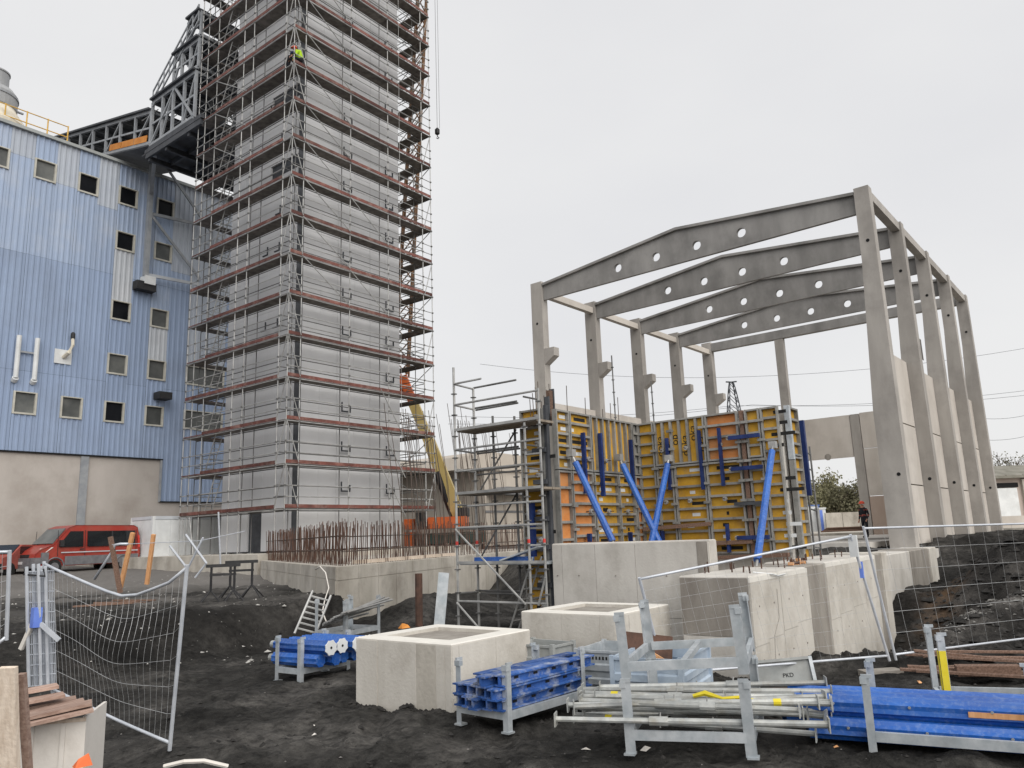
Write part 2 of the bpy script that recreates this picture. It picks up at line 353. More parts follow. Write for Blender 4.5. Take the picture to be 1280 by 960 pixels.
def sm(t): t = max(0., min(1., t)); return t*t*(3-2*t)
def text(name, body, size, mat, parent, loc, rot, ext=.004):
    c = bpy.data.curves.new(name, 'FONT'); c.body = body; c.size = size; c.extrude = ext; c.align_x = 'CENTER'; c.align_y = 'CENTER'
    c.materials.append(M[mat]); tmp = bpy.data.objects.new(name, c); col.objects.link(tmp)
    me = bpy.data.meshes.new_from_object(tmp.evaluated_get(bpy.context.evaluated_depsgraph_get())); bpy.data.objects.remove(tmp); bpy.data.curves.remove(c)
    o = bpy.data.objects.new(name, me); col.objects.link(o)
    o.parent = parent; o.location = loc; o.rotation_euler = rot
    return o
# ------------------------------------------------------------------ ground
FOUND = [(13.2,16.2), (20.3,18.6), (31.5,22.4), (31.5,29.2), (19.4,28.9)]
def ridge_u(y): return 16.3 + max(-3.2, min(5, (2.76-y)*2.0))
def gz(x, y):
    """height of the black soil"""
    r = math.hypot(x, y); a = math.degrees(math.atan2(y, x))
    z = 0.
    # bank to the left, cut steeply beside the old foundation and easing out to the left
    if a > 49.5:
        t = (a-51.)
        r0 = 20.4 - max(0, t)*.36; w = .5 + max(0, t)*.2
        r0 = max(r0, 11.5); w = min(w, 9)
        f = sm((r-r0)/w)
        k = sm((a-49.5)/1.2)
        z += k*f*(.8 + max(0, min(r-30, 16))*.04)
    # soil left against the foundation, behind the small scaffold
    z += .62*math.exp(-(((x-17.3)/2.6)**2 + ((y-16.2)/1.1)**2))
    z += .4*math.exp(-(((x-15.6)/1.0)**2 + ((y-15.4)/.8)**2))
    # everything behind the foundations is higher
    if a <= 50.5:
        b = sm((x-17.6-max(0, (y-14))*.9)/3.0) * sm((y-6.3)/1.5) if y > 6.3 else 0
        z = max(z, 1.3*b*sm((50.5-a)/2))
    # heaps on the right
    if y < 6.5 and x > 9:
        u = x - .35*y
        ridge = .75*math.exp(-((u-ridge_u(y))/1.25)**2) * sm((3.9-y)/1.4)
        far = 1.55*sm((u-19.0)/4.2) * (1-.8*sm((y-1.4)/3.2)*sm((38-x)/10))
        pit = -.9*math.exp(-(((x-18.3)/3.2)**2 + ((y-4.5)/1.5)**2)) * sm((x-13.5)/2.5)
        z = max(z, far) + ridge*(1-sm((u-20)/4)) + pit
        z += .5*math.exp(-(((x-23.)/1.7)**2 + ((y-2.6)/1.5)**2)) + .35*math.exp(-(((x-26)/2.)**2 + ((y-1.)/2.)**2))
    if r > 26: z = max(z, 1.1*sm((r-26)/10) if a > 45 or y < 4 else z)
    return z
def lump(x, y):
    r = math.hypot(x, y)
    p = Vector((x*.9, y*.9, 0)); n = noise.fractal(p, .9, 2.1, 4)
    n2 = noise.noise(Vector((x*3.1, y*3.1, 3.3)))
    n3 = noise.noise(Vector((x*8.3, y*8.3, 7.1)))
    amp = 1.0
    if x > 13 and y < 6: amp = 1.9 + 1.2*noise.noise(Vector((x*.6, y*.6, 8)))
    if r > 40: amp *= .3
    n4 = noise.noise(Vector((x*17, y*17, 2.2))) if r < 16 else 0
    rut = 0.
    if 2 < x < 14 and 2 < y < 14:      # tyre tracks across the yard
        c = y - (1.05*x - .6 + .5*math.sin(x*.45))
        for o_ in (-.95, .95):
            q = abs(c-o_)/.2
            if q < 2.2: rut += (-.05 + .018*math.sin(x*26))*math.exp(-q*q) + .022*math.exp(-(q-1.5)**2*5)
    return rut + (n*.1 + n2*.05 + n3*.022)*amp + n4*.006
def ground_z(x, y): return gz(x, y) + lump(x, y)
def ground_hit(px, py):
    d = at(px, py, D=1)-CAM; s = 4.
    while s < 60:
        p = CAM+d*s
        if p.z < gz(p.x, p.y): return p
        s += .05
    return p
CLAY = ground_hit(1178, 748)
def build_ground():
    phis = []
    a = -180.
    while a < 180.:
        phis.append(a)
        a += .22 if -8 < a < 84 else 3.
    rs = [0.6]
    while rs[-1] < 42: rs.append(rs[-1]*1.012 + .012)
    while rs[-1] < 1600: rs.append(rs[-1]*1.16)
    V = []; dust = []; clay = []; darken = []
    for r in rs:
        for ph in phis:
            x, y = r*math.cos(R(ph)), r*math.sin(R(ph))
            V.append((x, y, ground_z(x, y)))
            u = x - .35*y
            d = 0.
            if x > 13 and y < 4.5:
                d = .8*math.exp(-((u-ridge_u(y)+.3)/.5)**2)*max(0, min(1, .5+1.4*noise.noise(Vector((x*1.7, y*1.7, 1)))))
                d = max(d, .55*math.exp(-((u-20.5)/1.2)**2)*max(0, .3+noise.noise(Vector((x*1.3, y*1.3, 5)))))
            if ph > 51: 
                d = max(d, .6*sm((r-18)/6)*max(0, min(1, .3+1.3*noise.noise(Vector((x*.5, y*.5, 2))))), .9*sm((r-27)/5))
            if r > 60: d = max(d, .7)
            dust.append(min(1, d + .16*max(0, noise.noise(Vector((x*.8, y*.8, 9))))))
            c = .95*math.exp(-(((x-CLAY.x)/1.6)**2 + ((y-CLAY.y)/.45)**2))
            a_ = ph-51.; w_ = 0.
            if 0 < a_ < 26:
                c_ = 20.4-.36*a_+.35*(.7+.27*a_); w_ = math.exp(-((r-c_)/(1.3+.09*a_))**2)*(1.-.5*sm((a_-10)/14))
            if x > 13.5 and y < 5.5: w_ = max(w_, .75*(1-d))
            darken.append(max(0, min(1, w_*(.75+.8*noise.noise(Vector((x*.9, y*.9, 6)))) + .35*max(0, noise.noise(Vector((x*.45, y*.45, 12)))))))  # darker soil colour along the bank slope, right heaps and pit, plus noise patches
            clay.append(max(0, min(.85, c*1.2*(.5+1.1*noise.noise(Vector((x*2.5, y*2.5, 4)))))))
    n = len(phis); F = []
    for i in range(len(rs)-1):
        for k in range(n):
            k2 = (k+1) % n
            F.append((i*n+k, (i+1)*n+k, (i+1)*n+k2, i*n+k2))
    o = len(V); V.append((0,0,ground_z(0,0))); F += [(o, k, (k+1) % n) for k in range(n)]; dust.append(0); clay.append(0); darken.append(0)
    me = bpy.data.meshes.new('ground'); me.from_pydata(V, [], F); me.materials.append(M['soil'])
    for nm, arr in (('dust', dust), ('clay', clay), ('darken', darken)):
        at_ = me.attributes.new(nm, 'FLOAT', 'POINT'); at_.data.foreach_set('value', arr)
    me.polygons.foreach_set('use_smooth', [True]*len(me.polygons)); me.update()
    g = link('ground', me); g['kind'] = 'structure'
build_ground()

def rock_mesh(name, mat, seed):
    rnd = random.Random(seed); bm = bmesh.new(); bmesh.ops.create_icosphere(bm, subdivisions=1, radius=1)
    for v in bm.verts: v.co *= rnd.uniform(.65, 1.25); v.co.z *= .65
    me = bpy.data.meshes.new(name); bm.to_mesh(me); bm.free(); me.materials.append(M[mat]); return me
def scatter(name, mat, n, fn, smin, smax, seed, flat=.6):
    """loose stones and clods lying on the soil: one object"""
    rnd = random.Random(seed); mb = MB()
    base = [(0,0,1),(.9,0,.1),(.25,.85,0),(-.75,.5,.05),(-.7,-.55,0),(.3,-.9,.1)]
    fc = [(0,1,2),(0,2,3),(0,3,4),(0,4,5),(0,5,1)]
    for i in range(n):
        x, y = fn(rnd); z = ground_z(x, y); s = smin*(smax/smin)**(rnd.random()**2.2); a = rnd.uniform(0, 6.28)
        ca, sa = math.cos(a), math.sin(a)
        vs = []
        for (bx, by, bz) in base:
            bx *= rnd.uniform(.6, 1.3)*s; by *= rnd.uniform(.6, 1.3)*s; bz *= rnd.uniform(.5, 1.2)*s*flat
            vs.append((x+bx*ca-by*sa, y+bx*sa+by*ca, z+bz-.12*s))
        mb.add(vs, fc)
    o = part(name, mb, mat, None); o['kind'] = 'stuff'; return o
def polar(a0, a1, r0, r1):
    def f(rnd):
        a = R(rnd.uniform(a0, a1)); r = r0*(r1/r0)**rnd.random(); return r*math.cos(a), r*math.sin(a)
    return f
scatter('soil_clods', 'clod', 11000, polar(2, 82, 3.5, 24), .006, .07, 1)
scatter('pale_rubble', 'stone_grey', 900, polar(4, 78, 4.5, 24), .005, .024, 2)
scatter('heap_clods', 'clod', 6500, lambda r: (r.uniform(14.5, 32), r.uniform(-5, 4.6)), .03, .22, 3)
scatter('ridge_rubble', 'stone', 1800, lambda r: (lambda y: (ridge_u(y)-.3+.35*y+r.gauss(0, .35), y))(r.uniform(-3, 3.6)), .01, .06, 4)
scatter('bank_rubble', 'stone', 900, polar(52, 80, 16, 36), .012, .08, 6)
# ------------------------------------------------------------------ blue factory building
FY = 48.
t = thing('factory_building', 'large blue corrugated factory building on a beige concrete plinth at far left', 'building', (16, FY, 1.2))
O = Vector((16, FY, 1.2))
def W(p): return Vector(p) - O
XB = [2.0, 4.5, 7.0, 8.4, 9.6, 11.2, 12.4, 13.62, 14.87, 16.18, 17.4, 18.66, 19.88, 21.13, 22.36, 23.64, 24.86, 26.25, 29.06, 30.4, 32.5]
ROWS = [(9.9, 11.2), (12.9, 14.22), (16.38, 17.66), (21.0, 22.27), (24.08, 25.36)]
WINX = {13.62: (4,), 16.18: (0, 4), 18.66: (0, 4), 21.13: (0, 1, 2, 3, 4), 23.64: (0, 1, 2, 3, 4), 26.25: (0, 1), 11.2: (0, 4), 8.4: (0, 4)}
ZB = [7.82, 9.9, 11.2, 12.9, 14.22, 16.38, 17.66, 19.3, 21.0, 22.27, 24.08, 25.36, 26.85]
def corr(x0, x1, z0, z1, y, depth=.045, pitch=.31):
    """one corrugated sheet: trapezoid ribs running up"""
    n = max(1, round((x1-x0)/pitch)); p = (x1-x0)/n; pts = []
    for i in range(n):
        a = x0+i*p; pts += [(a+.004, 0), (a+p*.16, -depth), (a+p*.40, -depth), (a+p*.56, 0)]
    pts.append((x1-.004, 0))
    mb = MB(); N_ = len(pts)
    V = [W((x, y+d, z0+.006)) for x, d in pts] + [W((x, y+d, z1-.006)) for x, d in pts]
    mb.add(V, [(i, i+1, N_+i+1, N_+i) for i in range(N_-1)])
    return mb
pale_cells = {(21.13, 14.22, 16.38): 0, (21.13, 17.66, 21.0): 1}
rnd = random.Random(3)
for i in range(len(XB)-1):
    x0, x1 = XB[i], XB[i+1]
    wins = WINX.get(x0, ())
    zb = 5.15 if x0 >= 24.86 else 7.82
    zs = [zb] + ZB[1:]
    # merge tiers between windows
    segs = []; cur = zb
    for ri, (a, b) in enumerate(ROWS):
        if ri in wins: segs.append((cur, a)); cur = b
    segs.append((cur, 26.85))
    out_ = []
    for (a, b) in segs:     # break long runs at the sheet ends
        cuts = [a] + [c for c in (12.4, 19.3) if a+.6 < c < b-.6 and not (x0 == 21.13)] + [b]
        out_ += list(zip(cuts[:-1], cuts[1:]))
    for (a, b) in out_:
        pale = False; bl = 'blue_pale' if a > 17 else 'blue_sheet'
        if x0 == 21.13 and abs(a-17.66) < .1: pale = True
        if x0 == 22.36 and b > 20 and a > 12: pale = False
        if x0 == 23.64 and abs(a-14.22) < .1: pale = rnd.random() < .8
        if x0 in (14.87, 17.4, 19.88) and a > 19: pale = True
        if x0 == 24.86 and a > 12: pale = a > 19
        if x0 in (26.25, 29.06, 30.4) and a > 13: pale = True
        yy = FY - (.02 if i % 2 else 0.0)
        if pale and x0 in (17.4, 14.87, 19.88, 24.86) and b-a > 3:
            zz = {14.87: 25.2, 17.4: 24.2, 19.88: 23.6, 24.86: 20.5}[x0]
            part('cladding_sheet', corr(x0, x1, a, zz, yy), bl, t)
            part('cladding_sheet', corr(x0, x1, zz, b, yy), 'pale_blue', t)
        else:
            part('cladding_sheet', corr(x0, x1, a, b, yy), ('pale_sheet' if x0 in (21.13, 23.64) else 'pale_blue') if pale else bl, t)
    for ri in wins:
        a, b = ROWS[ri]
        if x0 == 26.25 and ri == 0: a -= .0
        w = MB(); fr = .1
        w.box(W((x0, FY-.09, a)), W((x0+fr, FY+.1, b))); w.box(W((x1-fr, FY-.09, a)), W((x1, FY+.1, b)))
        w.box(W((x0+fr, FY-.085, b-fr*.6)), W((x1-fr, FY+.1, b))); w.box(W((x0+fr, FY-.12, a)), W((x1-fr, FY+.1, a+fr)))
        wn = part('window', w, 'winframe', t)
        dark = (x0, ri) in ((21.13, 2), (21.13, 3), (21.13, 0), (21.13, 4), (23.64, 4), (18.66, 4))
        if x0 == 26.25:
            for q in range(2):
                h = (x1-x0)/2; slab('pane', W((x0+q*h+.1, FY+.03, a+.12)), W((x0+(q+1)*h-.06, FY+.05, b-.1)), 'glass_grey', wn)
            slab('mullion', W(((x0+x1)/2-.05, FY-.02, a+.1)), W(((x0+x1)/2+.05, FY+.025, b-.1)), 'winframe', wn)
        else:
            slab('pane', W((x0+fr, FY+.07, a+fr)), W((x1-fr, FY+.09, b-fr*.6)), 'glass_dark' if dark else 'glass_grey', wn)
# long lower window right
w = MB(); a, b, x0, x1 = 6.3, 7.95, 26.2, 29.1
# plinth, core, trims
slab('core_wall', W((2, FY+.12, .9)), W((32.5, FY+26, 26.8)), 'dark_steel', t)
slab('plinth_wall', W((2, FY-.02, .6)), W((24.86, FY+.11, 7.75)), 'plinth', t)
slab('plinth_wall', W((24.86, FY-.02, .6)), W((32.5, FY+.11, 5.1)), 'plinth', t)
slab('drip_flashing', W((2, FY-.16, 7.75)), W((24.95, FY+.0, 7.83)), 'black', t)
slab('drip_flashing', W((24.88, FY-.16, 5.09)), W((32.5, FY+.0, 5.16)), 'black', t)
slab('corner_trim', W((24.8, FY-.15, 5.1)), W((24.92, FY-.05, 7.76)), 'gal_steel', t)
slab('roof_edge', W((2, FY-.22, 26.83)), W((32.5, FY+.3, 27.02)), 'edge', t)
slab('pilaster', W((20.0, FY-.12, .6)), W((20.45, FY-.02, 7.74)), 'gal_steel', t)
slab('plinth_pipe', W((12.6, FY-.1, 4.6)), W((12.85, FY-.02, 7.0)), 'rust', t)
slab('flood_lamp', W((24.1, FY-.9, 11.6)), W((24.95, FY-.12, 12.05)), 'plastic', t)
lb = slab('lamp_bracket', W((22.35, FY-.7, 18.55)), W((23.6, FY-.1, 19.1)), 'plastic', t)
slab('junction_box', W((22.8, FY-.8, 18.95)), W((23.5, FY-.12, 19.5)), 'white', t)
for dx in (0, .95):       # twin white flue pipes on the wall
    x = 16.15+dx
    p_ = bar('flue_pipe', W((x, FY-.22, 11.9)), W((x, FY-.22, 14.35)), .13, 'white', t, 10)
    bar('flue_pipe', W((x, FY-.22, 11.9)), W((x, FY-.02, 11.75)), .17, 'white', t, 10)
slab('pipe_bracket', W((16.2, FY-.2, 13.4)), W((17.1, FY-.12, 13.5)), 'gal_steel', t)
# broken sheet with a bent duct sticking out
slab('wall_hatch', W((18.1, FY-.1, 13.1)), W((19.05, FY-.07, 13.95)), 'white', t)
part('bent_duct', MB().tube([W((18.6, FY-.1, 13.5)), W((18.7, FY-.5, 13.7)), W((18.9, FY-.5, 14.2)), W((18.95, FY-.3, 14.7))], [.12, .12, .1, .09], 8), 'cream', t)
part('wall_insulator', MB().lathe(W((18.95, FY-.3, 14.6)), [(.1, 0), (.13, .1), (.13, .35), (.06, .45)], 8), 'plastic', t)
# slim service frame on the facade
fx = 22.9
for (p_, q_) in (((fx, 47.4, 19.5), (fx, 47.4, 28.6)),):
    plank('frame_column', W(p_), W(q_), .28, .28, 'gal_steel', t, up=(0,1,0))
plank('frame_strut', W((fx, 47.4, 23.8)), W((28.5, 47.4, 24.3)), .12, .2, 'gal_steel', t)
plank('frame_strut', W((fx, 47.4, 19.6)), W((28.5, 47.4, 19.9)), .12, .2, 'pale_sheet', t)
plank('frame_brace', W((fx, 47.35, 23.8)), W((26.6, 47.35, 20.2)), .1, .16, 'gal_steel', t)
plank('frame_brace', W((fx, 47.35, 28.4)), W((27.2, 47.35, 23.9)), .1, .16, 'gal_steel', t)
# roof: yellow railing and low monitor roof
rails = []
for i in range(14):
    x = 3+i*1.15
    if x < 18.6: bar('rail_post', W((x, FY+.25, 27)), W((x, FY+.25, 28.25)), .04, 'yellow_paint', t)
for z in (27.5, 28.2): bar('roof_rail', W((3, FY+.25, z)), W((17.95, FY+.25, z)), .035, 'yellow_paint', t)
slab('kick_board', W((3, FY+.22, 27.02)), W((17.95, FY+.28, 27.22)), 'yellow_paint', t)
part('monitor_roof', MB().prism([W((15.5, FY+5, 27)), W((20, FY+5, 27)), W((20, FY+5, 28.5)), W((17.5, FY+5, 29.6)), W((15.5, FY+5, 29.8))], (0, 6, 0)), 'dark_steel', t)
# big roof fan
t = thing('roof_fan', 'big round grey exhaust fan on a cream base on the blue building roof', 'roof fan', (14.35, 50.2, 27.1))
t.scale = (.62,)*3
part('fan_base', MB().lathe((0,0,0), [(3.3, 0), (3.3, .5), (2.1, 2.3), (2.1, 2.4)], 32), 'cream', t, smooth=False)
part('fan_drum', MB().lathe((0,0,2.4), [(2.1, 0), (2.15, .1), (2.15, 1.5), (2.0, 1.7), (1.75, 2.05)], 32), 'vent', t)
part('fan_ring', MB().lathe((0,0,3.55), [(2.22, 0), (2.22, .14)], 32), 'gal_steel', t)
part('fan_cowl', MB().lathe((0,0,4.4), [(1.25, 0), (1.25, 1.8), (1.32, 1.8), (1.32, 1.95), (1.1, 2.05)], 32), 'vent', t)
part('fan_latch', MB().box((2.1,-.3,2.9),(2.7,-.1,3.05)), 'gal_steel', t)

# ------------------------------------------------------------------ conveyor gallery of dark steel
GO = Vector((20.9, 43.5, 26.4))
t = thing('conveyor_gallery', 'dark steel conveyor gallery climbing from the factory roof to the scaffolded tower', 'gallery', GO)
def G(x, y, z): return Vector((x, y, z)) - GO
def frame_box(x0, x1, y0, y1, z0, z1, nb, mat='gal_steel', floor=True, roof=True, dz=0.):
    """open steel box: chords along Y, posts, rails; dz = rise from y0 to y1"""
    for x in (x0, x1):
        plank('chord', G(x, y0, z0), G(x, y1, z0+dz), .16, .26, mat, t)
        plank('chord', G(x, y0, z1), G(x, y1, z1+dz), .14, .2, mat, t)
        plank('side_rail', G(x, y0, (z0+z1)/2), G(x, y1, (z0+z1)/2+dz), .08, .12, mat, t)
        for i in range(nb+1):
            f_ = i/nb; y = y0+(y1-y0)*f_
            plank('gallery_post', G(x, y, z0+dz*f_), G(x, y, z1+dz*f_), .15, .15, mat, t, up=(0,1,0))
        for i in range(0, nb, 2):
            f0, f1 = i/nb, (i+1)/nb
            plank('gallery_brace', G(x, y0+(y1-y0)*f0, z1+dz*f0), G(x, y0+(y1-y0)*f1, z0+dz*f1), .1, .1, mat, t)
    for i in range(nb+1):
        f_ = i/nb; y = y0+(y1-y0)*f_
        plank('cross_beam', G(x0, y, z0+dz*f_), G(x1, y, z0+dz*f_), .15, .2, mat, t)
        plank('cross_beam', G(x0, y, z1+dz*f_), G(x1, y, z1+dz*f_), .1, .14, mat, t)
    if floor:
        mb = MB().beam(G((x0+x1)/2, y0, z0-.16), G((x0+x1)/2, y1, z0-.16+dz), x1-x0+.3, .1); part('gallery_floor', mb, 'dark_steel', t)
    if roof:
        mb = MB().beam(G((x0+x1)/2, y0, z1+.16), G((x0+x1)/2, y1, z1+.16+dz), x1-x0+.5, .12); part('gallery_roof', mb, 'dark_steel', t)
frame_box(20.9, 24.2, 38.6, 43.6, 26.4, 29.3, 4)
frame_box(20.95, 24.2, 38.5, 41.3, 29.6, 31.4, 3, floor=False)
frame_box(21.0, 24.2, 38.5, 39.95, 31.7, 33.2, 1, floor=False)
frame_box(20.9, 24.2, 43.7, 62., 26.6, 28.75, 9, dz=4.3)
for i in range(3):
    y0 = 44+i*1.7; f_ = (y0-43.7)/18.3*4.3
    mb = MB().beam(G(20.82, y0, 26.95+f_), G(20.82, y0+1.6, 26.95+f_+.37), .05, .42); part('orange_panel', mb, 'orange_sheet', t)
for x in (20.86, 24.3):      # stair-like rails climbing to the tower
    for z in (0, .55, 1.1): plank('stair_rail', G(x, 43.6, 29.0+z), G(x, 38.6, 32.6+z), .07, .09, 'gal_steel', t)
    for i in range(9):
        f_ = i/8; plank('rail_post', G(x, 43.6-5*f_, 29.0+3.6*f_), G(x, 43.6-5*f_, 30.1+3.6*f_), .06, .06, 'gal_steel', t, up=(0,1,0))
    plank('gallery_brace', G(x, 43.5, 26.5), G(x, 40.9, 29.2), .12, .12, 'gal_steel', t); plank('gallery_brace', G(x, 38.7, 26.5), G(x, 40.9, 29.2), .12, .12, 'gal_steel', t)
for i in range(7): plank('floor_joist', G(20.9, 39+i*.7, 29.45), G(24.2, 39+i*.7, 29.45), .1, .14, 'gal_steel', t)
rg = random.Random(17)
for i in range(26):
    y = rg.uniform(38.4, 43.2); z = rg.uniform(26.4, 31.5-(y-38.4)*.55); L2 = rg.uniform(.8, 2.6); k_ = rg.choice((0, 1, 2)); x = rg.uniform(20.9, 23.5)
    e_ = (Vector((0, L2, 0)), Vector((0, rg.uniform(-.6, .6), L2*.8)), Vector((L2, 0, 0)))[k_]
    bar('steel_tube', G(x, y, z), G(x, y, z)+e_, .03, 'tube' if i % 2 else 'gal_steel', t, 5)
# dark platform under the gallery and its beams
slab('platform', G(20.7, 37.5, 25.9), G(28.5, 43.9, 26.15), 'dark_steel', t)
for i in range(6): plank('platform_beam', G(20.8+i*1.4, 37.6, 25.72), G(20.8+i*1.4, 43.8, 25.72), .16, .34, 'dark_steel', t)
for y in (39, 41.5, 43.5): plank('platform_beam', G(20.8, y, 25.5), G(28.4, y, 25.5), .2, .3, 'dark_steel', t)
plank('gallery_leg', G(21.1, 44.2, 14), G(21.1, 44.2, 25.9), .3, .3, 'gal_steel', t, up=(0,1,0)) if False else None
for (x, y) in ((21.2, 43.6),): plank('gallery_leg', G(x, y, 26), G(22.9, 47.3, 25.2), .22, .22, 'gal_steel', t)

# ------------------------------------------------------------------ grey tower
TX0, TX1, TY0, TY1 = 22.2, 29.1, 30.5, 36.35
ZS = 1.85          # slab level
LV = [3.8 + 2*k for k in range(18)]
t = thing('tower_building', 'tall square tower clad in grey sheets, wrapped in scaffolding', 'tower', (TX0, TY0, ZS))
O = Vector((TX0, TY0, ZS))
slab('tower_core', W((TX0+.06, TY0+.06, ZS)), W((TX1-.06, TY1-.06, 40)), 'dark_steel', t)
rnd = random.Random(5)
for face, n, L_ in (('r', 6, TX1-TX0-.35), ('l', 5, TY1-TY0)):
    w_ = L_/n
    zlist = [ZS+.05] + LV + [40]
    for j in range(len(zlist)-1):
        z0, z1 = zlist[j]+.005, zlist[j+1]-.005
        for i in range(n):
            d = rnd.uniform(0, .012)
            if face == 'r':
                x = TX0+.35+i*w_
                slab('cladding_panel', W((x+.002, TY0-.03-d, z0)), W((x+w_-.002, TY0+.06, z1)), 'clad', t)
            else:
                y = TY0+i*w_
                if j == 0 and i == 2: continue          # doorway
                if j in (5, 8, 12, 15) and i in (0, 1) and False: continue
                zz1 = z1
                if j in (9, 11, 14, 16) and i in (0, 1): zz1 = z1-.75    # open strip under the deck
                slab('cladding_panel', W((TX0-.03-d, y+.002, z0)), W((TX0+.06, y+w_-.002, zz1)), 'clad', t)
slab('corner_post', W((TX0-.02, TY0-.045, ZS)), W((TX0+.34, TY0+.05, 40)), 'dark_steel', t)
for i in range(1, 3): slab('seam_cover', W((TX0+.35+i*2.2-.02, TY0-.06, ZS)), W((TX0+.35+i*2.2+.02, TY0-.042, 38)), 'clad', t)

# tower slab
struct('tower_slab', MB().box((18.9, 28.2, .4), (33, 45, ZS-.02)), 'conc_rough')

# ------------------------------------------------------------------ scaffold round the tower
SX0, SX1, SY0, SY1 = 20.92, 30.56, 29.3, 38.12
t = thing('tower_scaffold', 'tall tube scaffold with red toe boards around the grey tower', 'scaffold', (SX0, SY0, ZS))
O = Vector((SX0, SY0, ZS))
XS = [20.92, 21.62, 24.55, 27.2, 29.86, 30.56]
YS = [29.3, 30.0, 32.85, 33.75, 36.35, 37.42, 38.12]
ZT = 38.6
wd = .7
std_pts = []
for x in XS: std_pts += [(x, SY0), (x, SY0+wd)]
for y in YS[2:]: std_pts += [(SX0, y), (SX0+wd, y)]
for y in YS[2:]: std_pts += [(SX1, y), (SX1-wd, y)]
for x in XS[2:4]: std_pts += [(x, SY1), (x, SY1-wd)]
for (x, y) in std_pts:
    front = abs(y-SY0) < .01 or abs(x-SX0) < .01
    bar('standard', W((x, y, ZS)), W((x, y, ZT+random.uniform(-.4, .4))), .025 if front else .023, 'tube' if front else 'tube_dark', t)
    slab('base_plate', W((x-.1, y-.1, ZS-.02)), W((x+.1, y+.1, ZS+.01)), 'tube', t)
decks, toes, rails, inner = [], [], [], []
def spans(): 
    for i in range(len(XS)-1): yield ('r', XS[i], XS[i+1])
    for i in range(1, len(YS)-1): yield ('l', YS[i], YS[i+1])
    for i in range(1, len(YS)-1): yield ('e', YS[i], YS[i+1])
    for i in range(1, len(XS)-2): yield ('b', XS[i], XS[i+1])
rnd = random.Random(11)
for k, z in enumerate(LV):
    for (f_, a, b) in spans():
        g = .012
        if f_ == 'r':
            bx = ((a+g, SY0+.03, z-.06), (b-g, SY0+wd-.03, z)); toe = ((a+.01, SY0-.035, z), (b-.01, SY0-.008, z+.16))
            l = [((a, SY0, z+h), (b, SY0, z+h)) for h in (.5, 1.0)]; l2 = [((a, SY0+wd, z+h), (b, SY0+wd, z+h)) for h in (-.1, .55, 1.05)]
        elif f_ == 'l':
            bx = ((SX0+.03, a+g, z-.06), (SX0+wd-.03, b-g, z)); toe = ((SX0-.035, a+.01, z), (SX0-.008, b-.01, z+.16))
            l = [((SX0, a, z+h), (SX0, b, z+h)) for h in (.5, 1.0)]; l2 = [((SX0+wd, a, z+h), (SX0+wd, b, z+h)) for h in (-.1, .55, 1.05)]
        elif f_ == 'e':
            bx = ((SX1-wd+.03, a+g, z-.06), (SX1-.03, b-g, z)); toe = ((SX1+.008, a+.01, z), (SX1+.035, b-.01, z+.16))
            l = [((SX1, a, z+h), (SX1, b, z+h)) for h in (.5, 1.0)]; l2 = [((SX1-wd, a, z+h), (SX1-wd, b, z+h)) for h in (.55, 1.05)]
        else:
            bx = ((a+g, SY1-wd+.03, z-.06), (b-g, SY1-.03, z)); toe = ((a+.01, SY1+.008, z), (b-.01, SY1+.035, z+.16))
            l = [((a, SY1, z+h), (b, SY1, z+h)) for h in (.5, 1.0)]; l2 = []
        decks.append(bx); toes.append(toe if not (f_ == 'l' and a > 36 and k % 3) else (toe[0], (toe[1][0], toe[1][1], z+.05)))
        rails += l; inner += l2
mkbox = lambda nm, mt: (lambda it: slab(nm, W(it[0]), W(it[1]), mt, t))
mkbar = lambda nm, mt, r: (lambda it: bar(nm, W(it[0]), W(it[1]), r, mt, t))
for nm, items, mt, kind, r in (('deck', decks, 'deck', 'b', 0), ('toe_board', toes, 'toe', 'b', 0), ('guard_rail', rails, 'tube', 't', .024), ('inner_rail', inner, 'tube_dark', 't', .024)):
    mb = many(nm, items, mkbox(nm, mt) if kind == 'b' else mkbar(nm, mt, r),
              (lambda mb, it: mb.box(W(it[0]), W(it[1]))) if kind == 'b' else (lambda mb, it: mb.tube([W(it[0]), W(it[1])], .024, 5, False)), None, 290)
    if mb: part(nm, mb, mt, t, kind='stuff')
# edge beams under the decks, seen from below as a pale line
for k, z in enumerate(LV):
    bar('ledger', W((SX0, SY0-.02, z-.07)), W((SX1, SY0-.02, z-.07)), .024, 'tube', t)
    bar('ledger', W((SX0-.02, SY0, z-.07)), W((SX0-.02, SY1, z-.07)), .024, 'tube', t)
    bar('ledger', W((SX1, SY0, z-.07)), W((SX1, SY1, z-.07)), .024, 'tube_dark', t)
braces = []
for k in range(len(LV)-1):
    z = LV[k]
    if k >= 5: braces.append(((XS[1], SY0-.04, z+2), (XS[2], SY0-.04, z+.1)))
    if 4 <= k < 9 and k % 2: braces.append(((XS[2], SY0-.04, z+2), (XS[3], SY0-.04, z+.1)))
    braces.append(((XS[0], SY0-.04, z+1.95), (XS[1], SY0-.04, z+.05)))
    braces.append(((SX0-.04, YS[0], z+1.95), (SX0-.04, YS[1], z+.05)))
    if k % 2 == 0: braces.append(((SX1+.03, SY0+.0, z+2), (SX1-.6, SY0-.03, z)))
    braces.append(((SX1+.04, YS[0], z+(2 if k % 2 else 0)), (SX1+.04, YS[2], z+(0 if k % 2 else 2))))
    if k in (9, 10, 11): braces.append(((SX0-.04, YS[4], z+1.9), (SX0-.04, YS[3]-.4, z+.1)))
for k in (0, 1, 2): braces.append(((XS[3]-.6, SY0-.05, LV[k]+2.1), (XS[3]+1.1, SY0-.05, LV[k]-.4)))
for i, y in enumerate((36.6, 37.3)): braces.append(((SX0-.05, y, ZS), (SX0-.05, y+.5, LV[0]-.1)))
